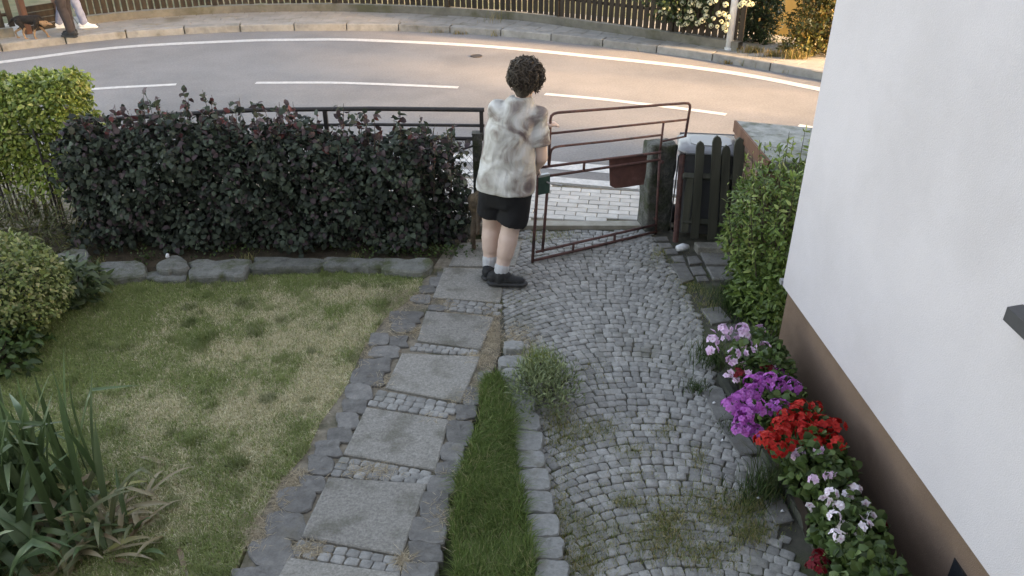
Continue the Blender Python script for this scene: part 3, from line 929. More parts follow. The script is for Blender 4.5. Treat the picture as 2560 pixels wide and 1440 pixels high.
def strip_blades(n):
    lo = np.array([min(p.x for p in SP), min(p.y for p in SP)]); hi = np.array([max(p.x for p in SP), max(p.y for p in SP)])
    Q = lo + rng.random((n * 3, 2)) * (hi - lo)
    Q = Q[in_poly(Q[:, 0], Q[:, 1], [p[:2] for p in SP])][:n]
    m_ = len(Q)
    C = pick([(0.135, 0.205, 0.058), (0.18, 0.245, 0.08), (0.10, 0.15, 0.045), (0.36, 0.33, 0.17)], m_, [.40, .32, .20, .08])
    hh = rng.uniform(.05, .125, m_) * (1 + .55 * fnoise(Q[:, 0], Q[:, 1], 7, 4)); ld = np.stack([fnoise(Q[:, 0], Q[:, 1], 5, 6), fnoise(Q[:, 0], Q[:, 1], 5, 7), np.zeros(m_)], 1) * .8
    return blades(np.c_[Q, np.full(m_, .005)], hh, rng.uniform(.0016, .0034, m_), C, 1.15, ld)


g = leaf_obj('grass_strip', [strip_blades(24000)], M['grass_blade'])
tag(g, 'lush bright green strip of grass between path and granite blocks', 'grass', kind='stuff')

# weeds in the joints, moss and straw
WC = [(0.30, 0.28, 0.11), (0.21, 0.235, 0.085), (0.42, 0.35, 0.18), (0.15, 0.20, 0.07)]
parts = []
for px_, py_, rx, ry, k, hh in ((1300, 760, 50, 20, 500, .03), (1285, 735, 30, 10, 200, .03), (1330, 790, 30, 40, 260, .03), (1480, 920, 30, 14, 160, .035), (1480, 1080, 45, 22, 700, .045), (1665, 1080, 26, 16, 350, .04), (1420, 1110, 34, 50, 700, .05),
                                (1560, 1130, 20, 14, 200, .035), (1600, 1130, 30, 14, 220, .04), (1745, 1145, 20, 22, 320, .04), (1400, 1290, 26, 60, 800, .05), (1565, 1262, 28, 12, 420, .055), (1450, 1345, 60, 45, 1500, .05), (1440, 1420, 50, 30, 900, .06),
                                (1665, 1308, 42, 26, 1100, .05), (1640, 1360, 60, 34, 1300, .05), (1750, 1250, 60, 30, 900, .04), (1810, 1290, 50, 24, 900, .045), (1885, 1262, 44, 22, 900, .055), (1880, 1335, 40, 22, 800, .055), (1760, 1390, 60, 30, 900, .05), (1500, 1230, 60, 14, 260, .03),
                                (1690, 680, 34, 30, 420, .03), (1645, 640, 16, 10, 220, .06), (1730, 720, 26, 24, 400, .04), (1795, 640, 18, 8, 140, .05), (1780, 770, 40, 30, 600, .05), (1650, 1250, 30, 14, 180, .03), (1395, 1045, 26, 40, 500, .06), (1390, 590, 40, 8, 260, .05), (1340, 600, 20, 8, 150, .05),
                                (1500, 960, 40, 20, 160, .03), (240, 700, 60, 5, 300, .07), (380, 705, 80, 5, 360, .06), (520, 700, 80, 5, 360, .07), (640, 680, 40, 5, 200, .06), (800, 672, 120, 4, 420, .06), (1000, 682, 80, 5, 320, .06), (620, 655, 14, 10, 120, .09), (250, 665, 10, 10, 90, .09), (890, 650, 10, 8, 80, .08), (1640, 900, 50, 30, 160, .025), (1560, 1050, 60, 20, 200, .03), (1700, 930, 40, 20, 160, .03), (1590, 1190, 40, 16, 200, .035)):
    c = at(px_, py_); ex = at(px_ + rx, py_) - c; ey = at(px_, py_ - ry) - c
    k = int(k * 1.15); hh *= .75; u = rng.normal(size=(k, 2)) * 0.80
    P = np.array(c)[None] + u[:, :1] * np.array(ex)[None] + u[:, 1:] * np.array(ey)[None]; P[:, 2] = 0.004
    parts.append(blades(P, rng.uniform(.4, 1.1, k) * hh, rng.uniform(.001, .0022, k), pick(WC, k), 1.2))
g = leaf_obj('weeds', parts, M['grass_blade'])
tag(g, 'sparse yellow green weeds sprouting between the cobbles', 'weeds', kind='stuff')
parts = []
for px_, py_, rx, ry, k in ((1225, 830, 20, 60, 420), (1190, 900, 30, 14, 200), (1210, 960, 20, 20, 120), (1150, 990, 30, 16, 160), (1010, 745, 60, 16, 420), (985, 790, 24, 30, 160), (1020, 830, 40, 10, 120), (960, 955, 20, 10, 60), (920, 880, 20, 30, 120), (640, 1320, 30, 40, 220), (770, 1375, 36, 14, 140), (930, 1180, 60, 14, 160), (740, 1200, 30, 20, 140), (1010, 1400, 20, 20, 120), (1130, 1190, 20, 10, 40), (1080, 1050, 50, 8, 60), (700, 1250, 14, 30, 120), (1100, 1290, 20, 40, 120), (1290, 850, 40, 30, 240), (1120, 760, 20, 20, 80)):
    c = at(px_, py_, .01); ex = at(px_ + rx, py_) - at(px_, py_); ey = at(px_, py_ - ry) - at(px_, py_)
    k = int(k * 2.2); u = rng.normal(size=(k, 2)) * 0.6
    P = np.array(c)[None] + u[:, :1] * np.array(ex)[None] + u[:, 1:] * np.array(ey)[None]; P[:, 2] = 0.018
    a = rng.random(k) * 6.28; D = np.stack([np.cos(a), np.sin(a), rng.uniform(-.1, .25, k)], 1)
    parts.append(leaf_arrays(P, D, np.tile([[0, 0, 1.]], (k, 1)) + rng.normal(size=(k, 3)) * .3, rng.uniform(.03, .085, k), rng.uniform(.0018, .0035, k), pick([(.46, .38, .27), (.56, .47, .34), (.35, .28, .19)], k)))
g = leaf_obj('straw_litter', parts, M['grass_blade'])
tag(g, 'dry straw and withered grass lying along the path edges', 'straw', kind='stuff')

# ------------------------------------------------------------------ iron railing with chain-link behind the hedge
RY = 6.75
rail = empty('iron_railing', 'black iron railing with chain link mesh behind the dark hedge', 'railing')
tp = [(-3.9, .965), (-3.74, .97), (-2.9, 1.03), (-2.2, 1.07), (-1.2, 1.08), (-0.24, 1.07)]
m = MB(); m.tube([(x, RY, z) for x, z in tp], 0.020, 8); m.build('top_rail', M['black_iron'], rail)
for dz in (0.14, 0.26):
    m = MB(); m.tube([(x, RY, z - dz) for x, z in tp], 0.014 if dz < .2 else .018, 8); m.build('rail', M['black_iron'], rail)
for x in (-3.72, -2.72, -1.62):
    z = float(np.interp(x, [t[0] for t in tp], [t[1] for t in tp]))
    m = MB(); m.box((x, RY, (z - .03) / 2), (.035, .035, z)); m.build('post', M['black_iron'], rail)
m = MB(); m.box((-0.265, RY, .94), (.034, .034, .27)); m.build('post', M['black_iron'], rail)
m = MB(); m.tube([(-0.30, RY, .76), (-0.62, RY - .01, .66)], .010, 6); m.build('brace', M['black_iron'], rail)
m = MB()
for s in (-1, 1):
    for k in range(-16, 80):
        x0 = -3.9 + k * .055
        a, b = Vector((x0, RY + .012 + s * .002, .03)), Vector((x0 + s * .62, RY + .012 + s * .002, .80))
        # clip in x
        lo, hi = -3.9, -0.33
        d = b - a; t0, t1 = 0.0, 1.0
        for lim, sg in ((lo, 1), (hi, -1)):
            if abs(d.x) > 1e-9:
                t = (lim - a.x) / d.x
                if sg * d.x > 0: t0 = max(t0, t)
                else: t1 = min(t1, t)
        if t1 - t0 > .01: m.tube([a + d * t0, a + d * t1], .0022, 3, False)
m.build('chain_link', M['wire'], rail)
gp = MB(); gp.box((-0.305, RY, .40), (.085, .085, .92)); gp.box((-.305, RY, .866), (.095, .095, .012))
o = gp.build('gate_post', M['stone_post']); tag(o, 'dark square gate post at the end of the iron railing', 'post')

# ------------------------------------------------------------------ dark hedge
hedge = empty('dark_hedge', 'dense dark purple green hedge in front of the iron railing', 'hedge')
HC = [(0.042, 0.055, 0.040), (0.053, 0.072, 0.050), (0.028, 0.036, 0.029), (0.072, 0.052, 0.056), (0.070, 0.092, 0.064)]
HC2 = [(0.075, 0.050, 0.052), (0.13, 0.045, 0.045), (0.075, 0.08, 0.055), (0.15, 0.11, 0.115)]
parts = []
P, Nn = box_shell(17000, (-3.72, 6.10, 0.05), (-0.75, 6.66, 0.92), 0.26, 0.075, (1.3, .5, .4, .3, 1.0))
zt = 1.03 + 0.07 * np.sin((P[:, 0] + 3.9) * 1.2) - .10 * np.clip((P[:, 0] + 1.9) / 1.2, 0, 1)
P[:, 2] *= zt / 1.0
parts.append(foliage(P, Nn, 0.055, 0.040, HC, [.3, .25, .2, .12, .13], 1.0, 0.35, .25))
# inner leaves
k = 5000
P = np.stack([rng.uniform(-3.65, -.8, k), rng.uniform(6.2, 6.6, k), rng.uniform(.05, .82, k)], 1)
parts.append(foliage(P, unit(rng.normal(size=(k, 3))), .06, .044, HC, None, 1.2, .2))
# thinner right end
k = 2900
P = np.stack([rng.uniform(-.85, -.38, k), rng.uniform(6.22, 6.62, k), rng.random(k) ** 1.3 * .86 + .05], 1)
keep = rng.random(k) < 1 - 0.70 * (P[:, 0] + .85) / .47 * (0.4 + 0.6 * (P[:, 2] > .5))
P = P[keep]; parts.append(foliage(P, unit(rng.normal(size=(len(P), 3)) + np.array([.4, -.5, .2])), .055, .042, HC + [(.09, .085, .085)], None, 1.1, .2))
# shoots standing out of the top
SH = MB()
shp = []
for _ in range(190):
    x = random.uniform(-3.6, -.5); y = random.uniform(6.2, 6.6)
    zb_ = .90 - .13 * min(1, max(0, (x + 1.9) / 1.2)) + .05 * math.sin((x + 3.9) * 1.2); h = random.choice((.08, .12, .16, .22, .28, .34)) * random.uniform(.8, 1.1)
    tipx, tipy = x + random.uniform(-.06, .06), y + random.uniform(-.05, .05)
    SH.tube([(x, y, zb_ - .25), (x * .6 + tipx * .4, y, zb_ + h * .4), (tipx, tipy, zb_ + h)], [.004, .003, .0015], 4, False)
    for j in range(int(3 + h * 38)):
        t = random.random(); shp.append((x + (tipx - x) * t, y + (tipy - y) * t, zb_ + h * t))
P = np.array(shp); parts.append(foliage(P, unit(rng.normal(size=(len(P), 3)) + np.array([0, -.3, .3])), .058, .040, HC + HC2, None, 1.0, .05, .25))
leaf_obj('foliage', parts, M['hedge_leaf'], hedge, 'stuff')
SH.build('shoots', M['bark'], hedge)
m = MB()
for i in range(34):
    x = -3.85 + i * .098 + random.uniform(-.03, .03); y = 6.4 + random.uniform(-.12, .12)
    m.tube([(x, y, -.05), (x + random.uniform(-.06, .06), y + random.uniform(-.06, .06), .45), (x + random.uniform(-.15, .15), y + random.uniform(-.12, .12), .95)], [.014, .010, .004], 5)
m.build('stems', M['bark'], hedge)
# low herbs at the hedge foot
parts = []
for px_, py_, rx, k in ((740, 622, 90, 420), (1060, 640, 60, 200), (1130, 640, 30, 160), (368, 655, 12, 60), (560, 640, 60, 120), (330, 640, 60, 80), (950, 640, 60, 120)):
    c = at(px_, py_); P = np.stack([c.x + rng.normal(size=k) * rx / 300, c.y + rng.normal(size=k) * .05, rng.random(k) * .09 + .01], 1)
    parts.append(foliage(P, unit(rng.normal(size=(k, 3)) + np.array([0, 0, 1.])), .022, .016, [(.05, .09, .025), (.07, .12, .03), (.04, .065, .02)]))
o = leaf_obj('hedge_foot_herbs', parts, M['leaf']); tag(o, 'small green ground herbs creeping under the dark hedge', 'herbs', kind='stuff')

# bed soil under the hedge
mb = MB(); mb.prism([(-6.5, 5.75), (-0.55, 5.8), (-.32, 6.6), (-.32, 6.75), (-6.5, 7.3)], -0.052, 0.0035); tag(mb.build('bed_soil', M['soil']), kind='structure')
mb = MB(); mb.prism([(-6.5, 2.0), (-3.05, 3.9), (-3.3, 4.9), (-3.3, 5.75), (-6.5, 5.75)], -0.052, 0.002); tag(mb.build('side_bed', M['soil']), kind='structure')

# ------------------------------------------------------------------ golden hedge, round shrub, low plants at the left
gh = empty('golden_hedge', 'clipped yellow green hedge with bare stems below at far end of lawn', 'hedge')
GC = [(0.19, 0.255, 0.05), (0.27, 0.325, 0.075), (0.11, 0.165, 0.04), (0.38, 0.39, 0.13)]
parts = []
P, Nn = box_shell(24000, (-5.6, 6.62, .30), (-3.84, 7.25, 1.29), .16, .04, (1.2, .3, .2, 1.4, 1.1))
low = P[:, 2] < .62; keep = ~low | (rng.random(len(P)) < (P[:, 2] - .12) / .55)
parts.append(foliage(P[keep], Nn[keep], .046, .025, GC, [.3, .3, .25, .15], .9, .1))
k = 6000; P = np.stack([rng.uniform(-5.5, -4.0, k), rng.uniform(6.7, 7.2, k), rng.uniform(.5, 1.2, k)], 1)
parts.append(foliage(P, unit(rng.normal(size=(k, 3))), .04, .02, GC[:3]))
k = 600; P = np.stack([rng.uniform(-5.4, -4.05, k), rng.uniform(6.65, 7.1, k), rng.uniform(.05, .5, k)], 1)
parts.append(foliage(P, unit(rng.normal(size=(k, 3))), .034, .017, GC[:3]))
leaf_obj('foliage', parts, M['leaf'], gh, 'stuff')
m = MB()
for i in range(34):
    x = -5.4 + i * .043 + random.uniform(-.02, .02); y = random.uniform(6.68, 6.9)
    m.tube([(x, y, -.05), (x + random.uniform(-.03, .03), y + random.uniform(-.03, .03), .4), (x + random.uniform(-.08, .08), y + random.uniform(-.05, .12), .95)], [.010, .008, .003], 5)
m.build('stems', M['bark'], gh)
wf = empty('wire_fence', 'thin dark wire fence standing among the golden hedge stems', 'fence')
for x in (-5.0, -4.55, -4.1):
    m = MB(); m.tube([(x, 6.60, -.05), (x, 6.60, .95)], .009, 6); m.build('post', M['black_iron'], wf)
for z in (.12, .34, .9):
    m = MB(); m.tube([(-5.6, 6.61, z), (-3.95, 6.61, z)], .004, 5); m.build('wire', M['black_iron'], wf)

rs = empty('round_shrub', 'rounded light green shrub at the left edge of the lawn', 'shrub')
c = at(20, 850)
parts = []
P, Nn = ell_shell(6800, (-3.55, 4.85, .36), (.40, .40, .38), .3, -.75, .06, 4)
parts.append(foliage(P, Nn, .034, .02, [(.17, .22, .07), (.24, .27, .10), (.11, .15, .05), (.32, .31, .15)], [.3, .3, .25, .15], .9, .1))
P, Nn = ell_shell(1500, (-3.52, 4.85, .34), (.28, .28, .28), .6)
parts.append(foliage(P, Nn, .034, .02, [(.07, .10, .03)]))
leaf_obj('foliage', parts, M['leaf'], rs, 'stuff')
m = MB()
for i in range(9): m.tube([(-3.52 + random.uniform(-.05, .05), 4.85 + random.uniform(-.05, .05), -.05), (-3.52 + random.uniform(-.25, .25), 4.85 + random.uniform(-.25, .25), .5)], [.012, .004], 5)
m.build('stems', M['bark'], rs)


def leafy(name, label, cat, c, r, n, L, W, cols, droop=.2, stems=6, zmin=-.6, mat='leaf'):
    e = empty(name, label, cat)
    P, Nn = ell_shell(n, c, r, .6, zmin, .15, 5)
    leaf_obj('foliage', [foliage(P, Nn, L, W, cols, None, 1.0, droop)], M[mat], e, 'stuff')
    m = MB()
    for _ in range(stems):
        m.tube([(c[0] + random.uniform(-.3, .3) * r[0], c[1] + random.uniform(-.3, .3) * r[1], -.05), (c[0] + random.uniform(-.7, .7) * r[0], c[1] + random.uniform(-.7, .7) * r[1], c[2] + r[2] * .6)], [.006, .002], 5)
    m.build('stems', M['bark'], e)
    return e


c = at(20, 920)
leafy('low_perennial', 'low dark green leafy perennial below the round shrub', 'plant', (c.x - .1, c.y + .05, .12), (.32, .3, .17), 700, .075, .035, [(.05, .09, .025), (.07, .12, .035), (.035, .06, .02)])
c = at(150, 700)
leafy('sage_clump', 'small grey green leafy clump behind the round shrub', 'plant', (-3.32, 5.30, .14), (.18, .22, .20), 420, .09, .03, [(.09, .13, .06), (.12, .16, .08), (.06, .09, .04)])
c = at(60, 620)
leafy('fern_clump', 'feathery olive green plants at the foot of the golden hedge', 'plant', (-4.25, 6.15, .20), (.62, .3, .26), 1300, .10, .012, [(.09, .10, .035), (.12, .12, .05), (.06, .07, .025)], -.2)


# ------------------------------------------------------------------ strap-leaved clumps bottom left
def strap_leaf(base, az, length, width, up, arch, col, tipcol, twist=0.0, kink=None):
    n = 9
    d = Vector((math.cos(az), math.sin(az), 0)); sd = Vector((-d.y, d.x, 0))
    V, C = [], []
    p = Vector(base); ang = up
    for i in range(n + 1):
        t = i / n
        w = width * (0.55 + 0.45 * min(1, t * 4)) * (1 - max(0, t - .55) ** 1.5 / .45 ** 1.5 * 0.97)
        tw = twist * t
        s2 = (sd * math.cos(tw) + Vector((0, 0, 1)) * math.sin(tw))
        tang = d * math.cos(ang) + Vector((0, 0, 1)) * math.sin(ang)
        nn = s2.cross(tang).normalized()
        for k, (o_, f_) in enumerate(((-.5, .22), (0, 0), (.5, .22))):
            V.append(p + s2 * w * o_ + nn * w * -f_)
            cc = [col[q] * (1 - t ** 2) + tipcol[q] * t ** 2 for q in range(3)]
            C.append(cc)
        ang -= arch / n * (1.6 * t + .2)
        if kink and abs(t - kink) < .5 / n: ang -= R(75)
        p = p + tang * (length / n)
        if p.z < .015: p.z = .015
    F = []
    for i in range(n):
        for k in range(2):
            a = i * 3 + k; F.append((a, a + 1, a + 4, a + 3))
    return np_mesh('leaf', [q[:] for q in V], F, np.array(C))


def strap_clump(name, label, c, spread, n, L, W, cols, seed, up=(55, 88), arch=(10, 60), azr=None, dry=.2):
    e = empty(name, label, 'plant')
    rr = random.Random(seed)
    for i in range(n):
        b = (c[0] + rr.gauss(0, spread), c[1] + rr.gauss(0, spread), 0.0)
        az = rr.uniform(0, 2 * math.pi) if azr is None else rr.uniform(*azr)
        isd = rr.random() < dry
        if isd:
            col = rr.choice(((.26, .20, .10), (.33, .27, .16), (.20, .13, .07), (.30, .29, .10)))
            me = strap_leaf(b, az, rr.uniform(*L) * .75, rr.uniform(*W) * .8, R(rr.uniform(8, 40)), R(rr.uniform(20, 110)), col, (.36, .30, .20), rr.uniform(-.8, .8))
        else:
            col = rr.choice(cols)
            me = strap_leaf(b, az, rr.uniform(*L), rr.uniform(*W), R(rr.uniform(*up)), R(rr.uniform(*arch)), col, tuple(min(1, q * 1.15) for q in col), rr.uniform(-.5, .5), rr.choice((None, None, .6)))
        link('leaf', me, e, M['strap_leaf'])
    return e


c = at(110, 1270)
strap_clump('sword_leaf_clump', 'tall upright clump of narrow sword leaves left of the lawn', (c.x - .08, c.y), .15, 100, (.48, .82), (.026, .042), [(.075, .125, .05), (.10, .155, .065), (.055, .09, .035), (.12, .165, .08)], 3, (66, 96), (2, 22), None, .06)
c = at(60, 1420)
strap_clump('arching_leaf_clump', 'wide arching strap leaves in the bottom corner below the sword leaves', (c.x - .15, c.y - .05), .14, 62, (.40, .66), (.040, .058), [(.07, .12, .05), (.09, .15, .065), (.11, .165, .085)], 5, (38, 80), (60, 130), None, .16)
c = at(230, 1340)
strap_clump('withered_leaf_clump', 'half withered strap leaf clump with brown leaves lying on the lawn', (c.x, c.y), .16, 105, (.26, .46), (.024, .042), [(.075, .12, .045), (.10, .145, .06), (.15, .16, .08)], 9, (25, 78), (30, 120), None, .62)

# ------------------------------------------------------------------ lavender by the granite blocks
lv = empty('lavender_bush', 'grey green lavender cushion with a grass tuft beside the granite blocks', 'shrub')
c = at(1362, 1010)
parts = []
P, Nn = ell_shell(2100, (c.x, c.y + .05, .10), (.22, .25, .17), .75, -.3, .18, 7)
parts.append(foliage(P, unit(Nn + np.array([0, 0, .7])), .034, .009, [(.19, .235, .11), (.25, .29, .15), (.13, .17, .08)], None, .8, -.4))
leaf_obj('foliage', parts, M['leaf'], lv, 'stuff')
c2 = at(1350, 935); k = 420
P = np.array([c2.x, c2.y, .0])[None] + np.c_[rng.normal(size=(k, 2)) * .06, np.zeros(k)]
leaf_obj('grass_tuft', [blades(P, rng.uniform(.12, .24, k), rng.uniform(.0016, .003, k), pick([(.17, .24, .06), (.24, .29, .08), (.3, .3, .13)], k), .75)], M['grass_blade'], lv, 'stuff')
m = MB()
for _ in range(8): m.tube([(c.x + random.uniform(-.04, .04), c.y + random.uniform(0, .1), -.02), (c.x + random.uniform(-.15, .15), c.y + random.uniform(-.1, .2), .18)], [.006, .003], 5)
m.build('stems', M['bark'], lv)

# ------------------------------------------------------------------ bush at the house corner
cb = empty('corner_bush', 'tall fresh green bush between the house corner and the wicket gate', 'bush')
BC = [(.10, .165, .04), (.135, .205, .05), (.065, .11, .028), (.19, .25, .075)]
parts = []
P, Nn = ell_shell(10500, (2.07, 5.42, .50), (.45, .60, .58), .45, -.95, .10, 6)
parts.append(foliage(P, Nn, .046, .018, BC, [.3, .3, .25, .15], 1.0, .05))
P, Nn = ell_shell(2200, (1.92, 5.0, .20), (.30, .42, .24), .6, -.6, .15, 5)
parts.append(foliage(P, Nn, .055, .022, BC[:3], None, 1.0, .05))
m = MB(); shp = []
for _ in range(64):
    a = random.uniform(0, 6.28); r_ = random.random() ** .5
    x, y = 2.07 + .44 * r_ * math.cos(a), 5.42 + .58 * r_ * math.sin(a)
    zt_ = .52 + .60 * math.sqrt(max(0, 1 - r_ * r_)) + random.uniform(.0, .20)
    tx, ty = x + (x - 2.02) * .2 + random.uniform(-.05, .05), y + random.uniform(-.06, .06)
    m.tube([(2.02 + (x - 2.02) * .3, 5.42 + (y - 5.42) * .3, -.03), (x, y, zt_ * .6), (tx, ty, zt_)], [.010, .005, .0015], 5, False)
    for j in range(22):
        t = .45 + .55 * random.random(); shp.append((x + (tx - x) * t, y + (ty - y) * t, zt_ * t))
P = np.array(shp); parts.append(foliage(P, unit(rng.normal(size=(len(P), 3)) + np.array([0, 0, .3])), .05, .018, BC[1:2] + BC[3:] + [(.24, .29, .09)], None, 1.0, -.1))
leaf_obj('foliage', parts, M['leaf'], cb, 'stuff')
m.build('stems', M['bark'], cb)
# grass tussock under the bush
k = 1500; c = at(1880, 770); P = np.array([c.x, c.y, 0])[None] + np.c_[rng.normal(size=(k, 1)) * .13, rng.normal(size=(k, 1)) * .12, np.zeros(k)]
o = leaf_obj('grass_tussock', [blades(P, rng.uniform(.10, .24, k), rng.uniform(.0016, .003, k), pick([(.04, .075, .022), (.06, .10, .03), (.03, .055, .018)], k), .8)], M['grass_blade'])
tag(o, 'dark green grass tussock under the bush at the house corner', 'grass', kind='stuff')

# ------------------------------------------------------------------ stone gate post, rusty gate
def rough_block(name, c, size, rz, mat, amp=.012, parent=None, seed=1):
    bm = bmesh.new(); bmesh.ops.create_cube(bm, size=1.0)
    bmesh.ops.subdivide_edges(bm, edges=bm.edges[:], cuts=7, use_grid_fill=True)
    for v in bm.verts:
        v.co = Vector((v.co.x * size[0], v.co.y * size[1], v.co.z * size[2]))
    bmesh.ops.bevel(bm, geom=[e for e in bm.edges if e.calc_face_angle(0) > 1], offset=.012, segments=1, affect='EDGES')
    for v in bm.verts:
        nz = mnoise.noise_vector(v.co * 9 + Vector((seed * 3.1, 0, 0))) + .6 * mnoise.noise_vector(v.co * 23)
        v.co += nz * amp
    me = bpy.data.meshes.new(name); bm.to_mesh(me); bm.free(); smooth(me)
    o = link(name, me, parent, mat); o.location = c; o.rotation_euler = (0, 0, rz)
    return o


b = at(1632, 583)
o = rough_block('stone_post', (b.x + .02, b.y + .13, .385), (.24, .22, .86), R(14), M['stone_post'], .014)
tag(o, 'weathered square granite post carrying the rusty gate', 'post')

G0, G1 = at(1330, 660), at(1640, 585)
gn = Vector((-(G1.y - G0.y), G1.x - G0.x, 0)).normalized()          # away from the camera


def gp_(x, y, off=0.0): return atplane(x, y, G0, G1) + gn * off


gate = empty('rusty_gate', 'rusty pipe gate swung open beside the man', 'gate')
for nm, pts, r_ in (('upright', ((1347, 414), (1331, 656)), .013), ('upright', ((1371, 440), (1356, 630)), .012), ('upright', ((1650, 376), (1639, 585)), .011),
                    ('bottom_rail', ((1331, 652), (1642, 579)), .013), ('bottom_rail', ((1340, 630), (1642, 561)), .012), ('rail', ((1347, 419), (1650, 381)), .012), ('rail', ((1371, 440), (1650, 399)), .012),
                    ('rail', ((1375, 334), (1717, 299)), .010), ('upright', ((1659, 306), (1650, 378)), .010), ('rail', ((1657, 353), (1713, 341)), .009),
                    ('top_rail', ((1372, 414), (1376, 300), (1378, 290), (1384, 284.5), (1395, 281.5), (1550, 270), (1712, 258), (1721, 258.5), (1725, 263), (1725, 270), (1713, 342)), .0115),
                    ('rail', ((1373, 414), (1376, 384), (1379, 374), (1386, 368.5), (1400, 365.5), (1530, 352), (1657, 337)), .010),
                    ('spacer', ((1461, 403), (1459, 428)), .011), ('spacer', ((1434, 610), (1432, 630)), .011), ('spacer', ((1537, 586), (1536, 605)), .011)):
    m = MB(); m.tube([gp_(x, y) for x, y in pts], r_, 8); m.build(nm, M['rust'], gate, True)
m = MB()
pan = [(1526, 401), (1572, 395), (1621, 388), (1618, 430), (1612, 463), (1590, 466), (1566, 470), (1540, 472), (1528, 466)]
a = [gp_(x, y, .016) for x, y in pan]; b_ = [p + gn * .005 for p in a]; k = len(a)
m.add(a + b_, [tuple(range(k)), tuple(reversed(range(k, 2 * k)))] + [(i, k + i, k + (i + 1) % k, (i + 1) % k) for i in range(k)])
tag(m.build('sheet_plate', M['rust_plate'], gate), 'dull red sheet metal plate')
m = MB(); gz = math.atan2(G1.y - G0.y, G1.x - G0.x)
lc = gp_(1358, 462)
m.box(lc, (.105, .035, .145), gz); lk = tag(m.build('lock_case', M['lock_green'], gate), 'dark green lock case')
m = MB(); m.box(lc + Vector((0, 0, .082)), (.10, .03, .018), gz); m.build('lock_top', M['zinc'], lk)
m = MB(); h0 = gp_(1364, 453, -.02); h1 = gp_(1367, 453, -.055); m.tube([h0, h1, gp_(1395, 457, -.06)], .007, 6); m.build('latch_handle', M['zinc'], lk)
for z in (.14, .68):
    hp = G1 + Vector((0, 0, z)); m = MB(); m.tube([hp, hp + gn * .09], .014, 6); m.build('hinge', M['rust'], gate)

# ------------------------------------------------------------------ wheelie bin, wicket gate, steps, brick bin house
bn = empty('wheelie_bin', 'dark grey wheelie bin with a pale shiny lid behind the wicket gate', 'bin')
B0 = Vector((1.70, 6.56, 0.0)); bz = R(-8)
MB_ = Matrix.Translation(B0) @ Matrix.Rotation(bz, 4, 'Z') @ Matrix.Diagonal((1, 1, .93, 1))


def bp(x, y, z): return MB_ @ Vector((x, y, z))


m = MB(); V = []
prof = [(.20, .17, .06), (.205, .175, .12), (.235, .20, .80), (.25, .215, .80), (.25, .215, .86)]
for hx, hy, z in prof:
    for sx, sy in ((-1, -.85), (-.85, -1), (.85, -1), (1, -.85), (1, .85), (.85, 1), (-.85, 1), (-1, .85)): V.append(bp(hx * sx, hy * sy, z))
F = [(k * 8 + i, k * 8 + (i + 1) % 8, k * 8 + 8 + (i + 1) % 8, k * 8 + 8 + i) for k in range(4) for i in range(8)] + [tuple(reversed(range(8)))]
m.add(V, F); m.build('body', M['bin_grey'], bn)
m = MB(); V = []
for sc, z, k in ((1.0, .872, 0), (1.045, .876, 0), (1.04, .888, 0), (.95, .902, .004), (.60, .918, .008)):
    for sx, sy in ((-1, -.8), (-.8, -1), (.8, -1), (1, -.8), (1, .8), (.8, 1), (-.8, 1), (-1, .8)): V.append(bp(.262 * sx * sc, .228 * sy * sc, z + k))
F = [(k * 8 + i, k * 8 + (i + 1) % 8, k * 8 + 8 + (i + 1) % 8, k * 8 + 8 + i) for k in range(4) for i in range(8)] + [tuple(range(32, 40)), tuple(reversed(range(8)))]
m.add(V, F); lid = m.build('lid', M['bin_lid'], bn, True)
m = MB(); V = [bp(.17 * x_, -.02 + .13 * y_, z_) for z_ in (.912, .93) for x_, y_ in ((-1, -.6), (-.7, -1), (.7, -1), (1, -.6), (1, .6), (.7, 1), (-.7, 1), (-1, .6))]
m.add(V, [(i, (i + 1) % 8, 8 + (i + 1) % 8, 8 + i) for i in range(8)] + [tuple(range(8, 16))]); m.build('lid_panel', M['bin_lid'], lid)
m = MB(); m.tube([v + Vector((0, 0, .001)) for v in V[:8] + V[:1]], .006, 5, False); m.build('lid_groove', M['bin_grey'], lid)
m = MB(); m.tube([bp(-.21, -.235, .885), bp(-.21, -.262, .885), bp(.21, -.262, .885), bp(.21, -.235, .885)], .011, 6); m.build('lid_handle', M['bin_grey'], lid)
m = MB(); m.tube([bp(-.24, .21, .84), bp(-.24, .26, .885), bp(.24, .26, .885), bp(.24, .21, .84)], .016, 8); m.build('grip', M['bin_grey'], bn)
for s in (-1, 1):
    m = MB(); m.tube([bp(s * .20, .19, .09), bp(s * .245, .19, .09)], .09, 18); m.build('wheel', M['rubber'], bn)

wk = empty('wicket_gate', 'small weathered wooden picket gate in front of the wheelie bin', 'gate')
WY = 6.27


def picket_mesh(w, h, t, point=True):
    m = MB()
    prof = [(-w / 2, 0), (w / 2, 0), (w / 2, h - w * .75), (w * .36, h - w * .28), (0, h), (-w * .36, h - w * .28), (-w / 2, h - w * .75)] if point else [(-w / 2, 0), (w / 2, 0), (w / 2, h), (-w / 2, h)]
    k = len(prof)
    m.add([(x, -t / 2, z) for x, z in prof] + [(x, t / 2, z) for x, z in prof], [tuple(range(k)), tuple(reversed(range(k, 2 * k)))] + [(i, k + i, k + (i + 1) % k, (i + 1) % k) for i in range(k)])
    return m.mesh('picket')


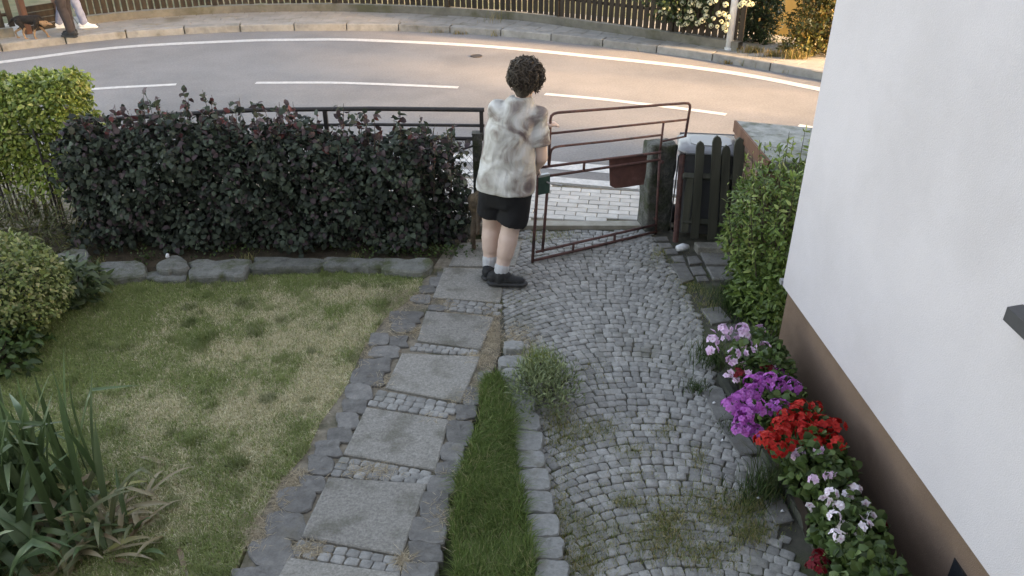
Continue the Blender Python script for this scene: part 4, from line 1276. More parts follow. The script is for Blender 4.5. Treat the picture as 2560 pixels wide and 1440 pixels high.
for (bx, by, tx_, ty_, w) in ((1712, 582, 1727, 440, .06), (1736, 596, 1750, 352, .068), (1762, 575, 1772, 345, 0), (1779, 600, 1791, 338, .075), (1807, 560, 1814, 362, .068), (1836, 580, 1847, 342, .085)):
    if w == 0: continue
    b0 = aty(bx, by, WY); t0 = aty(tx_, ty_, WY)
    h = max(.35, t0.z - max(b0.z, .03))
    o = link('picket', picket_mesh(w, h, .022), wk, M['grey_wood'])
    o.location = (b0.x, WY + (.02 if w == .06 else 0), max(b0.z, .03)); o.rotation_euler = (0, math.atan2(t0.x - b0.x, h) * .9, 0)
for (l, r_, y0, y1) in ((1708, 1850, 440, 446), (1704, 1838, 552, 560)):
    a, b_ = aty(l, y0, WY + .03), aty(r_, y1, WY + .03)
    m = MB(); m.tube([a, b_], .032, 4); m.build('rail', M['grey_wood'], wk)
ip = empty('iron_post', 'thin rusty iron post with a wire loop beside the wicket gate', 'post')
m = MB(); a = at(1689, 604); t = aty(1706, 384, a.y + .02); m.tube([a - Vector((0, 0, .05)), t], .026, 8); m.build('pole', M['rust'], ip)
m = MB(); m.tube([aty(1718, 386, a.y), aty(1702, 384, a.y), aty(1697, 390, a.y), aty(1676, 560, a.y), aty(1677, 574, a.y), aty(1684, 578, a.y)], .006, 6); m.build('wire_loop', M['black_iron'], ip)
st = empty('stone_steps', 'two shallow stone steps below the wicket gate', 'steps')
for q, z in ((((1736, 604), (1815, 606), (1818, 622), (1746, 618)), .07), (((1742, 613), (1818, 616), (1822, 630), (1748, 626)), .035)):
    slab_px('step', q, M['concrete'], st, z)
cup = at(1706, 627, .03)
m = MB(); m.tube([(cup.x - .05, cup.y, .052), (cup.x, cup.y + .015, .058), (cup.x + .055, cup.y + .03, .050)], [.026, .036, .022], 7)
tag(m.build('plastic_bottle', M['white_plastic'], None, True), 'crumpled clear plastic bottle lying on the flagstones', 'bottle')

bh = empty('brick_bin_house', 'low brick shelter with a mossy concrete slab roof beside the bush', 'shelter')
zr = 1.02
RC = [at(1842, 302, zr), at(2060, 322, zr), at(2110, 412, zr), at(1928, 404, zr)]
m = MB()
low_ = [p - Vector((0, 0, .075)) for p in RC]
m.add([p[:] for p in RC] + [p[:] for p in low_], [(3, 2, 1, 0), (4, 5, 6, 7)] + [(i, (i + 1) % 4, 4 + (i + 1) % 4, 4 + i) for i in range(4)])
tag(m.build('roof_slab', M['moss_slab'], bh), 'grey mossy slab roof')
m = MB(); dv = (RC[3] - RC[0]).normalized(); nv = Vector((-dv.y, dv.x, 0)); nv = nv if nv.x < 0 else -nv
m.add([(RC[0] + nv * a + Vector((0, 0, z)))[:] for z in (-.09, .004) for a in (.004, .022)] + [(RC[3] + nv * a + Vector((0, 0, z)))[:] for z in (-.09, .004) for a in (.004, .022)], [(0, 1, 3, 2), (4, 6, 7, 5), (0, 4, 5, 1), (2, 3, 7, 6), (1, 5, 7, 3), (0, 2, 6, 4)]); m.build('fascia', M['red_wood'], bh)
ctr = sum(RC, Vector()) / 4
Q = [ctr + (p - ctr) * .88 for p in RC]
m = MB(); m.prism([q[:2] for q in Q], -.05, zr - .078); core = m.build('wall', M['threshold'], bh)
bmesh_ = MB(); bmesh_.box((0, 0, 0), (.235, .05, .065)); brm = bmesh_.mesh('brick'); brm.materials.append(M['brick'])
for (a, b_) in ((Q[0], Q[3]), (Q[3], Q[2])):
    d = (b_ - a); L_ = Vector((d.x, d.y, 0)).length; d = Vector((d.x, d.y, 0)).normalized()
    for r_ in range(12):
        s = .12 - (r_ % 2) * .12
        while s < L_ - .05:
            p = a + d * (s + .0)
            o = link('brick', brm, core); o.location = (p.x, p.y, .045 + r_ * .077); o.rotation_euler = (0, 0, math.atan2(d.y, d.x))
            s += .245

# ------------------------------------------------------------------ planters with geraniums along the house
def floret_cluster(k, nf, r, pet, c1, c2, flat=.7, eye=True):
    rr = np.random.default_rng(k)
    d = unit(rr.normal(size=(nf * 3, 3))); d = d[d[:, 2] > -.35][:nf]
    P, D, Nn, C = [], [], [], []
    for q in d:
        ctr_ = q * np.array([r, r, r * flat])
        t1 = np.cross(q, [0.3, .2, .9]); t1 /= np.linalg.norm(t1); t2 = np.cross(q, t1)
        a0 = rr.random() * 6.28
        base = np.array(c1) * (1 - (w := rr.random())) + np.array(c2) * w
        for j in range(5):
            a = a0 + j * 1.2566
            dd = t1 * math.cos(a) + t2 * math.sin(a)
            P.append(ctr_ + q * rr.uniform(0, .004)); D.append(dd + q * rr.uniform(.05, .45)); Nn.append(q); C.append(base * rr.uniform(.85, 1.12))
    n_ = len(P)
    V, F, CC = leaf_arrays(np.array(P), np.array(D), np.array(Nn), np.full(n_, pet), np.full(n_, pet * .95), np.array(C), .08)
    CC = CC.reshape(n_, 6, 3).copy(); CC[:, 0] *= np.array([.75, .35, .55]) if eye else np.array([.9, .95, .8])
    me = np_mesh('flower_head', V, F, CC.reshape(-1, 3)); me.materials.append(M['petal'])
    return me


PINK = [floret_cluster(i, n_, r, .020, (.74, .50, .72), (.86, .70, .84)) for i, (n_, r) in enumerate(((9, .030), (12, .036), (5, .022), (3, .013), (3, .011)))]
WHITE = [floret_cluster(20 + i, n_, r, .021, (.80, .70, .79), (.88, .82, .87)) for i, (n_, r) in enumerate(((3, .014), (4, .016), (1, .006), (5, .020)))]
MAG = [floret_cluster(40 + i, n_, r, .019, (.46, .09, .44), (.60, .20, .60)) for i, (n_, r) in enumerate(((12, .036), (9, .03), (14, .04)))]
RED = [floret_cluster(60 + i, n_, r, .019, (.45, .016, .016), (.60, .04, .03)) for i, (n_, r) in enumerate(((13, .038), (10, .032), (15, .042)))]
DKR = [floret_cluster(80 + i, n_, r, .016, (.14, .006, .014), (.22, .012, .02)) for i, (n_, r) in enumerate(((9, .03), (6, .024)))]
KX = 1.44


def planter(name, label, yc, length, heads, fol_r, fol_n, zf=.30, xo=1.53, box=True):
    """box between the stone edging and the wall; heads: (px, py, meshlist index list)"""
    e = empty(name, label, 'planter', 'flower boxes along the house wall')
    if box:
        m = MB(); w0, w1, h = .075, .095, .17
        V = []
        for wd, ln, z in ((w0, length / 2 - .02, .0), (w1, length / 2, h), (w1 + .012, length / 2 + .012, h), (w1 + .012, length / 2 + .012, h + .016), (w1 - .008, length / 2 - .01, h + .016), (w1 - .012, length / 2 - .014, h - .03)):
            V += [(xo - wd, yc - ln, z + .004), (xo + wd, yc - ln, z + .004), (xo + wd, yc + ln, z + .004), (xo - wd, yc + ln, z + .004)]
        F = [(k * 4 + i, k * 4 + (i + 1) % 4, k * 4 + 4 + (i + 1) % 4, k * 4 + 4 + i) for k in range(5) for i in range(4)] + [(20, 21, 22, 23)]
        m.add(V, F); m.build('box', M['plastic_brown'], e)
    P, Nn = ell_shell(fol_n, (xo, yc, zf - .04), fol_r, .6, -.7, .12, 6)
    fo = foliage(P, unit(Nn + np.array([0, 0, .6])), .042, .042, [(.055, .10, .028), (.075, .13, .035), (.04, .07, .022), (.10, .15, .045)], None, .8, .1, .2, .10)
    leaf_obj('foliage', [fo], M['leaf'], e, 'stuff')
    stm = MB()
    for (px_, py_, ml, zz) in heads:
        p = at(px_, py_, zz)
        o = link('flower_head', random.choice(ml), e)
        o.location = p; o.rotation_euler = (random.uniform(-.5, .2), random.uniform(-.3, .3), random.uniform(0, 6.28)); s = random.uniform(.95, 1.3); o.scale = (s, s, s)
        q = Vector((xo + (p.x - xo) * .45, yc + (p.y - yc) * .45, .18))
        stm.tube([q, q.lerp(p, .6) + Vector((0, 0, .02)), p], .0022, 4, False)
    stm.build('stalks', M['leaf_stalk'], e)
    return e


M['leaf_stalk'] = pmat('leaf_stalk', (.06, .10, .03), (.09, .13, .04), 20, .6, 0)


def hd(lst, ml, z0=.36, j=.05): return [(x, y, ml, z0 + random.uniform(-j, j)) for x, y in lst]


planter('geranium_box', 'flower box with pale pink geraniums nearest the corner bush', 4.02, .56,
        hd([(1778, 835), (1784, 850), (1813, 824), (1814, 848), (1856, 822), (1862, 834), (1840, 842), (1898, 826), (1867, 862), (1875, 880), (1782, 876), (1908, 868), (1914, 878)], PINK[:3], .40) + hd([(1830, 903), (1857, 905), (1870, 928), (1815, 942), (1824, 934), (1842, 950), (1920, 903), (1930, 914), (1862, 858), (1835, 884)], PINK[2:], .34)
        + hd([(1902, 900), (1925, 926), (1850, 938), (1845, 932), (1912, 915)], DKR, .31), (.17, .30, .15), 900, .31)
planter('geranium_box', 'flower box with dense magenta geraniums next to the red ones', 3.53, .46,
        hd([(1880, 955), (1905, 950), (1918, 958), (1900, 970), (1885, 978), (1870, 985), (1925, 945), (1945, 965), (1968, 962), (1985, 968), (1955, 975), (1845, 995), (1860, 992), (1828, 1015), (1850, 1025), (1862, 1035), (1890, 1010), (1900, 1030), (1940, 1012), (1955, 1018), (1930, 1022), (1870, 1070), (1850, 1065), (1885, 1080), (1858, 1050), (1845, 1075), (1948, 940)], MAG, .36), (.17, .25, .14), 700, .29, 1.54)
planter('geranium_box', 'flower box with bright scarlet geraniums in the middle of the row', 3.10, .44,
        hd([(2005, 1015), (2040, 1018), (1985, 1028), (1965, 1040), (2025, 1040), (1950, 1058), (1985, 1055), (2010, 1060), (1940, 1080), (1958, 1088), (1915, 1100), (1935, 1112), (1945, 1125), (1980, 1120), (2010, 1085), (2020, 1075), (2060, 1060), (2090, 1068), (2050, 1075), (2045, 1100), (2035, 1108), (2075, 1095), (2090, 1108), (2000, 1045), (1925, 1090), (1960, 1070)], RED, .38), (.17, .24, .15), 800, .31, 1.56)
planter('geranium_box', 'flower box with a few lilac pansy like geraniums above dark foliage', 2.70, .40,
        hd([(2000, 1133), (2046, 1125), (2079, 1138), (2076, 1182), (2034, 1200), (2070, 1190), (1990, 1140)], PINK[2:], .37), (.15, .20, .13), 900, .29, 1.57)
planter('geranium_box', 'flower box with white geraniums with dark centres near the cellar window', 2.36, .42,
        hd([(2080, 1235), (2083, 1250), (2062, 1252), (2100, 1266), (2086, 1291), (2024, 1268), (2136, 1224), (2120, 1238), (2165, 1262), (2168, 1278), (2160, 1290), (2110, 1318), (2122, 1326), (2165, 1314), (2097, 1342), (2090, 1338), (2146, 1332), (2178, 1290)], WHITE, .38), (.18, .22, .15), 1100, .31, 1.53)
planter('geranium_box', 'flower box with dark foliage and deep red geraniums at the bottom of the picture', 2.00, .40,
        hd([(2050, 1390), (2060, 1400), (2045, 1405), (2055, 1412), (2100, 1358), (2190, 1310), (2200, 1318), (2182, 1322), (2040, 1425)], DKR, .30), (.17, .22, .15), 1300, .27, 1.49)
# stone edging on which the boxes stand
pe = tag(empty('planter_edging', None, None), kind='structure')
pts = [at(*p, .03) for p in ((1792, 940), (1845, 1035), (1900, 1130), (1960, 1232), (2010, 1320), (2065, 1420), (2120, 1520))]
for i in range(len(pts) - 1):
    a, b_ = pts[i], pts[i + 1]; d = (b_ - a).normalized(); nr = Vector((-d.y, d.x, 0))
    if nr.x < 0: nr = -nr
    m = MB(); m.prism([(a + d * .006)[:2], (b_ - d * .006)[:2], (b_ - d * .006 + nr * .035)[:2], (a + d * .006 + nr * .035)[:2]], -.03, .062); m.build('edging_slat', M['grey_wood'], pe)
# tussocks and long grass by the edging
parts = []
for px_, py_, k, hh, sp in ((1780, 905, 260, .22, .07), (1740, 975, 160, .09, .04), (1905, 1235, 150, .22, .05), (1930, 1215, 90, .26, .05), (1820, 1075, 60, .08, .04), (1880, 1250, 200, .12, .08)):
    c = at(px_, py_); P = np.array([c.x, c.y, 0])[None] + np.c_[rng.normal(size=(k, 2)) * sp, np.zeros(k)]
    parts.append(blades(P, rng.uniform(.5, 1.1, k) * hh, rng.uniform(.0016, .0032, k), pick([(.045, .085, .028), (.06, .10, .035), (.10, .12, .05)], k), 1.0))
o = leaf_obj('edge_grass', parts, M['grass_blade']); tag(o, 'long grass tufts growing along the flower box edging', 'grass', kind='stuff')
# fallen petals
for x, y, lb in ((1782, 1008, 'beside the magenta geraniums'), (1803, 1102, 'on the flags below the magenta geraniums'), (1892, 1246, 'by the long grass beside the lilac flower box'), (1952, 1279, 'on the flags beside the white geraniums'), (1790, 858, 'left of the pale pink geraniums')):
    p = at(x, y, .028); m = MB(); m.tube([p, p + Vector((.010, .004, .002)), p + Vector((.018, .002, .0))], [.004, .008, .003], 5)
    o = m.build('fallen_petal', M['white_plastic']); tag(o, 'tiny white petal fallen ' + lb, 'petal', 'fallen petals')

# ------------------------------------------------------------------ far side: fence, gate, hydrangea, pole, bushes
ff = empty('far_fence', 'dark brown picket fence on a low concrete base across the road', 'fence')
FEN = [p for p in offset(CF, 0.03)]
FV = resample(FEN, 0.118)
iv = [i for i, p in enumerate(FV) if -8.05 < p.x < 3.75]
pkm = picket_mesh(.092, 1.25, .022); pkm.materials.append(M['dark_wood'])
for i in iv:
    p = FV[i]; d = (FV[i + 1] - FV[i - 1]).normalized()
    o = link('picket', pkm, ff); nr = Vector((-d.y, d.x, 0))
    o.location = (p.x + nr.x * .05, p.y + nr.y * .05, .285 + random.uniform(-.008, .008)); o.rotation_euler = (random.uniform(-.01, .01), random.uniform(-.012, .012), math.atan2(d.y, d.x)); o.scale = (random.uniform(.93, 1.03), 1, 1)
VP = [FV[i] for i in iv]
for z in (.60, 1.32):
    m = MB(); m.tube([p + Vector((0, 0, z)) for p in offset(VP, .095)], .028, 4); m.build('rail', M['dark_wood'], ff)
for i in range(0, len(VP), 20):
    p = offset(VP, .14)[i]; m = MB(); m.box((p.x, p.y, .8), (.09, .06, 1.6)); m.build('post', M['dark_wood'], ff)
m = MB()
a, b_ = VP, offset(VP, .16)
k = len(a)
for i in range(k - 1):
    pass
A3 = [(p.x, p.y) for p in a]; B3 = [(p.x, p.y) for p in b_]
V = [(x, y, -.02) for x, y in A3] + [(x, y, .265) for x, y in A3] + [(x, y, .265) for x, y in B3] + [(x, y, -.02) for x, y in B3]
F = [(l * k + i, l * k + i + 1, (l + 1) * k + i + 1, (l + 1) * k + i) for l in range(3) for i in range(k - 1)]
m.add(V, F); m.build('concrete_base', M['base_conc'], ff)
# left end: red brown posts, a boarded gate and a second stretch of pickets
fg = empty('boarded_gate', 'low boarded garden gate between reddish posts behind the black dog', 'gate')
La, Lb = at(72, 85, .12), at(156, 70, .12)
La = Vector((La.x, La.y, 0)); Lb = Vector((Lb.x, Lb.y, 0)); d = (Lb - La).normalized(); az = math.atan2(d.y, d.x)
for p in (La, Lb):
    m = MB(); m.box((p.x, p.y, .85), (.10, .10, 1.7), az); m.build('post', M['red_wood'], fg)
L_ = (Lb - La).length
for k, z in enumerate((.20, .31, .42, .53)):
    m = MB(); c = (La + Lb) / 2; m.box((c.x, c.y, z), (L_ - .12, .03, .10), az); m.build('board', M['dark_wood'], fg)
for z in (.72, .86):
    m = MB(); m.box((c.x, c.y, z), (L_ - .12, .03, .05), az); m.build('rail', M['grey_wood'], fg)
for t in (.3, .75):
    p = La.lerp(Lb, t); m = MB(); m.box((p.x, p.y, 1.0), (.05, .04, .6), az); m.build('slat', M['pole'], fg)
f2 = empty('left_fence', 'dark picket fence with light gaps left of the boarded gate', 'fence')
q = FEN
FL2 = [p for p in resample(FEN, .16) if p.x < La.x - .05 and p.x > -13]
for i in range(1, len(FL2)):
    p = FL2[i]; dd = (FL2[i] - FL2[i - 1]).normalized()
    o = link('picket', pkm, f2); o.location = (p.x, p.y, .30); o.rotation_euler = (0, 0, math.atan2(dd.y, dd.x))
for z in (.5, 1.25):
    m = MB(); m.tube([p + Vector((0, 0, z)) for p in offset(FL2, .05)], .028, 4); m.build('rail', M['dark_wood'], f2)
m = MB(); k = len(FL2); b_ = offset(FL2, .2)
V = [(p.x, p.y, -.02) for p in FL2] + [(p.x, p.y, .28) for p in FL2] + [(p.x, p.y, .28) for p in b_] + [(p.x, p.y, -.02) for p in b_]
m.add(V, [(l * k + i, l * k + i + 1, (l + 1) * k + i + 1, (l + 1) * k + i) for l in range(3) for i in range(k - 1)]); m.build('concrete_base', M['base_conc'], f2)

# hydrangea hanging over the fence
hy = empty('hydrangea', 'hydrangea with white flower heads hanging over the far fence', 'shrub')
def fy(px_):   # fence distance under a photo column
    p = min(FV, key=lambda q: abs((1280 + FPX * q.x / (q.y * _c + (CAMH - .8) * _s)) - px_)); return p.y


hc = aty(1760, 30, fy(1760) - .25)
P, Nn = ell_shell(2600, (hc.x - .02, hc.y + .42, hc.z + .28), (.95, .34, .62), .6, -1, .15, 5)
leaf_obj('foliage', [foliage(P, Nn, .075, .045, [(.03, .052, .018), (.042, .072, .024), (.022, .038, .014)])], M['leaf'], hy, 'stuff')
m = MB()
for _ in range(10): m.tube([(hc.x + random.uniform(-.3, .3), hc.y + .55, .2), (hc.x + random.uniform(-.6, .8), hc.y + .2, 1.0), (hc.x + random.uniform(-.8, .9), hc.y, 1.2)], [.014, .01, .004], 5)
m.build('stems', M['bark'], hy)
HYD = [floret_cluster(100 + i, 26, .040, .017, (.62, .64, .42), (.76, .74, .58), .75, False) for i in range(4)]
for (x, y) in ((680, 30), (745, 25), (815, 30), (885, 15), (895, 45), (990, 25), (1035, 5), (1130, 40), (955, 85), (810, 100), (550, 110), (595, 118), (715, 145), (780, 155), (825, 160), (955, 145), (1020, 165), (1070, 125), (1110, 125), (920, 185), (880, 208), (1090, 195), (710, 210), (738, 225), (780, 212), (1150, 155), (1000, 232), (1055, 238), (1135, 222), (1115, 245), (1125, 270), (1285, 30), (1260, 48), (1365, 38), (1335, 30)):
    X, Y = 1500 + x * .2778, y * .2778
    p = aty(X, Y, fy(X) - .17 + random.uniform(-.06, .06))
    o = link('flower_head', random.choice(HYD), hy); o.location = p; o.rotation_euler = (R(55) + random.uniform(-.3, .3), 0, random.uniform(-.5, .5)); s = random.uniform(.8, 1.15); o.scale = (s, s, s)

pb = at(1822, 124, .12)
m = MB(); m.tube([(pb.x, pb.y, .05), (pb.x, pb.y, .9), (pb.x + .03, pb.y, 5.5)], [.062, .060, .055], 14)
po = m.build('lamp_pole', M['pole'], None, True); tag(po, 'slim pale grey pole standing on the far pavement', 'pole')
m = MB(); m.tube([(pb.x, pb.y, .10), (pb.x, pb.y, .16)], .075, 14); m.build('collar', M['pole'], po)


def mass(name, label, cat, blobs, n, L, W, cols, w=None, trunk=True):
    e = empty(name, label, cat); parts = []
    tot = sum(b[1][0] * b[1][2] for b in blobs)
    for c_, r_ in blobs:
        P, Nn = ell_shell(int(n * r_[0] * r_[2] / tot), c_, r_, .5, -1, .14, 6); P[:, 2] = np.maximum(P[:, 2], .05)
        parts.append(foliage(P, Nn, L, W, cols, w, 1.0, .15, .25))
    leaf_obj('crown', parts, M['leaf'], e, 'stuff')
    m = MB()
    c_, r_ = blobs[0]
    for _ in range(7): m.tube([(c_[0] + random.uniform(-.15, .15), c_[1] + random.uniform(-.1, .1), -.05), (c_[0] + random.uniform(-.5, .5) * r_[0], c_[1] + random.uniform(-.5, .5) * r_[1], c_[2] + r_[2] * .5)], [.03, .01], 6)
    m.build('trunk', M['bark'], e)
    return e


t1 = aty(1893, 60, 14.1)
mass('dark_thuja', 'dark green conifer bush behind the pale pole', 'bush', [((t1.x, 14.1, .70), (.42, .36, .75)), ((t1.x - .03, 14.2, 1.25), (.42, .38, .55))], 9000, .07, .026, [(.030, .055, .022), (.045, .075, .028), (.022, .038, .016)])
t2 = aty(2050, 80, 13.2)
mass('autumn_bush', 'olive and orange tinted bush at the house edge across the road', 'bush', [((t2.x + .15, 13.3, .65), (.58, .5, .75)), ((t2.x + .22, 13.4, 1.25), (.56, .5, .55)), ((t2.x - .36, 13.05, .26), (.28, .25, .26))], 10500, .07, .032, [(.08, .085, .02), (.12, .10, .025), (.17, .105, .03), (.05, .06, .018)])
yw = aty(1955, 40, 15.2)
m = MB(); m.box((yw.x, yw.y, 1.6), (.9, .2, 3.3), R(-20)); o = m.build('yellow_wall', M['yellow_wall'])
tag(o, 'strip of yellow rendered wall between two bushes across the road', 'wall')
# tall out-of-view trees added to shade the left of road and fence
for x, y, h, lb in ((12.2, 11.2, 6.9, 'on the far side of the road'), (12.8, 8.6, 6.6, 'at the road bend'), (13.6, 6.0, 6.7, 'closest to the house roof')):
    st_ = empty('shade_tree', 'unseen tree added for shade with a high round crown ' + lb, 'tree', 'trees added for shade beyond the house')
    parts = []
    for dx_, dy_, dz_, r_, n_ in ((0, 0, 0, 2.1, 9000), (-.6, .9, .5, 1.4, 3600), (.8, -.8, .6, 1.4, 3600), (-.2, -1.0, -.5, 1.2, 3000), (.2, 1.0, -.4, 1.2, 3000)):
        P, Nn = ell_shell(n_, (x + dx_, y + dy_, h + dz_), (r_, r_, r_), .8, -1, .15, 6); parts.append(foliage(P, Nn, .19, .11, [(.05, .08, .025), (.07, .10, .03)]))
    leaf_obj('crown', parts, M['leaf'], st_, 'stuff')
    m = MB(); m.tube([(x, y, -.05), (x - .02, y, 1.5), (x + .02, y - .05, 4.0), (x, y, h + .6)], [.17, .13, .10, .03], 10)
    for a in (.3, 1.6, 2.9, 4.2, 5.4): m.tube([(x, y, 3.6), (x + .7 * math.cos(a), y + .7 * math.sin(a), h - .9), (x + 1.3 * math.cos(a), y + 1.3 * math.sin(a), h + .3)], [.07, .045, .015], 6)
    m.build('trunk', M['bark'], st_)
# dry weeds along the far kerb
parts = []
for px_, py_, k, hh in ((128, 108, 40, .10), (285, 96, 30, .08), (640, 72, 60, .10), (685, 72, 60, .11), (740, 70, 90, .16), (790, 71, 60, .14), (850, 74, 60, .10), (1000, 73, 90, .17), (1100, 82, 40, .10), (1150, 86, 50, .10), (1245, 50, 20, .30), (1230, 58, 14, .18), (1240, 90, 20, .16), (1540, 117, 40, .10), (1640, 128, 30, .09), (1830, 160, 90, .10), (1900, 166, 260, .16), (1935, 172, 90, .12), (1990, 184, 60, .10), (1840, 120, 60, .14), (1880, 132, 160, .16), (1930, 142, 140, .16), (1990, 148, 200, .2), (2040, 162, 120, .18)):
    z_ = .12 if (py_ < 62 or px_ > 1820 and py_ < 160) else 0
    c = at(px_, py_, z_); P = np.array([c.x, c.y, z_])[None] + np.c_[rng.normal(size=(k, 1)) * .10, rng.normal(size=(k, 1)) * .03, np.zeros(k)]
    parts.append(blades(P, rng.uniform(.5, 1.1, k) * hh, rng.uniform(.003, .006, k), pick([(.22, .17, .06), (.28, .20, .09), (.14, .15, .05), (.33, .25, .13)], k), .9))
o = leaf_obj('kerb_weeds', parts, M['grass_blade']); tag(o, 'dry grass tufts growing along the far kerb', 'weeds', kind='stuff')


# ------------------------------------------------------------------ people and dogs
def ell_rings(p0, p1, r0, r1, seg=12, n=5, sq=(1, 1), ax=None):
    """closed tapered capsule"""
    p0, p1 = Vector(p0), Vector(p1)
    t = (p1 - p0); L_ = t.length; t = t.normalized() if L_ > 1e-6 else Vector((0, 0, 1))
    u = Vector(ax) if ax is not None else (Vector((1, 0, 0)) if abs(t.x) < .8 else Vector((0, 1, 0)))
    u = (u - t * u.dot(t)).normalized(); w = t.cross(u)
    st = []
    for k in range(1, 5): a = math.pi / 2 * k / 4; st.append((p0 - t * r0 * math.cos(a), r0 * math.sin(a)))
    for k in range(1, n): f_ = k / n; st.append((p0.lerp(p1, f_), r0 + (r1 - r0) * f_))
    for k in range(0, 4): a = math.pi / 2 * k / 4; st.append((p1 + t * r1 * math.sin(a), r1 * math.cos(a)))
    V = [p0 - t * r0]; F = []
    for c_, r_ in st:
        for k in range(seg):
            a = 2 * math.pi * k / seg; V.append(c_ + u * math.cos(a) * r_ * sq[0] + w * math.sin(a) * r_ * sq[1])
    V.append(p1 + t * r1)
    e = len(V) - 1; m = len(st)
    for k in range(seg):
        F.append((0, 1 + (k + 1) % seg, 1 + k)); F.append((e, 1 + (m - 1) * seg + k, 1 + (m - 1) * seg + (k + 1) % seg))
    for i in range(m - 1):
        for k in range(seg): F.append((1 + i * seg + k, 1 + i * seg + (k + 1) % seg, 1 + (i + 1) * seg + (k + 1) % seg, 1 + (i + 1) * seg + k))
    return V, F


def frust(p0, p1, r0, r1, seg=18, n=7, wav=.0):
    """round at p0, cut flat at p1: a sleeve or trouser leg"""
    V, F = ell_rings(p0, p1, r0, r1, seg, n)
    t = (Vector(p1) - Vector(p0)).normalized(); lim = Vector(p1).dot(t)
    out = []
    for v in V:
        d = v.dot(t) - lim
        out.append(v - t * d if d > 0 else v)
    return out, F


def loft(rings, seg=18):
    """rings: (centre, rx, ry, rz) closed at both ends"""
    V, F = [], []
    for c_, rx, ry, rz in rings:
        c_ = Vector(c_)
        for k in range(seg):
            a = 2 * math.pi * k / seg
            x, y = rx * math.cos(a), ry * math.sin(a)
            V.append(c_ + Vector((x * math.cos(rz) - y * math.sin(rz), x * math.sin(rz) + y * math.cos(rz), 0)))
    n_ = len(rings)
    for i in range(n_ - 1):
        for k in range(seg): F.append((i * seg + k, i * seg + (k + 1) % seg, (i + 1) * seg + (k + 1) % seg, (i + 1) * seg + k))
    F.append(tuple(reversed(range(seg)))); F.append(tuple((n_ - 1) * seg + k for k in range(seg)))
    return V, F


def organic(name, prims, voxel, mat, parent, it=4, noise_amp=0.0, nscale=8, seed=0, folds=0.0):
    m = MB()
    for V, F in prims: m.add(V, F)
    me = m.mesh(name); tmp = bpy.data.objects.new('tmp', me); COL.objects.link(tmp)
    md = tmp.modifiers.new('r', 'REMESH'); md.mode = 'VOXEL'; md.voxel_size = voxel; md.use_smooth_shade = True
    if it:
        ms = tmp.modifiers.new('s', 'SMOOTH'); ms.iterations = it; ms.factor = .5
    dg = bpy.context.evaluated_depsgraph_get()
    me2 = bpy.data.meshes.new_from_object(tmp.evaluated_get(dg))
    bpy.data.objects.remove(tmp); bpy.data.meshes.remove(me)
    me2.name = name
    if noise_amp:
        nm = [v.normal.copy() for v in me2.vertices]
        for v, q in zip(me2.vertices, nm):
            v.co += q * noise_amp * (mnoise.noise(v.co * nscale + Vector((seed, 0, 0))) + .5 * mnoise.noise(v.co * nscale * 2.3))
    if folds:
        nm = [v.normal.copy() for v in me2.vertices]
        for v, q in zip(me2.vertices, nm):
            w = Vector((v.co.x * 3.2 + v.co.z * 2.2, v.co.y * 3.2, v.co.z * 7.5 - v.co.x * 5.0))
            f_ = mnoise.noise(w + Vector((seed, 3, 1))); g_ = mnoise.noise(w * 2.1 + Vector((1, seed, 5)))
            v.co += q * folds * ((1 - abs(f_) * 2.6) * .8 + g_ * .45)
    smooth(me2); me2.materials.clear()
    return link(name, me2, parent, mat)


def hand_prims(wr, el, side, curl=.7, spread=.3, palm_n=None):
    """palm with five bent fingers at wrist wr, forearm coming from el"""
    wr, el = Vector(wr), Vector(el)
    d = (wr - el).normalized()
    pn = Vector(palm_n) if palm_n else Vector((0, 0, -1))
    pn = (pn - d * pn.dot(d)).normalized(); s = d.cross(pn).normalized() * side
    out = [ell_rings(wr, wr + d * .075, .028, .036, 10, 3, (1, .55), s)]
    for k, (o_, L_) in enumerate(((-.030, .070), (-.010, .080), (.010, .075), (.029, .058))):
        a = wr + d * .085 + s * o_; dd = (d + s * o_ * spread * 8).normalized()
        b_ = a + (dd * math.cos(curl * .6) + pn * math.sin(curl * .6)) * L_ * .5
        c_ = b_ + (dd * math.cos(curl * 1.7) + pn * math.sin(curl * 1.7)) * L_ * .5
        out += [ell_rings(a, b_, .0095, .009, 7, 2), ell_rings(b_, c_, .009, .0075, 7, 2)]
    a = wr + d * .030 - s * .030; b_ = a + (d * .6 - s * .7 + pn * .3).normalized() * .036; c_ = b_ + (d * .8 + pn * .6).normalized() * .030
    out += [ell_rings(a, b_, .012, .010, 7, 2), ell_rings(b_, c_, .010, .008, 7, 2)]
    return out


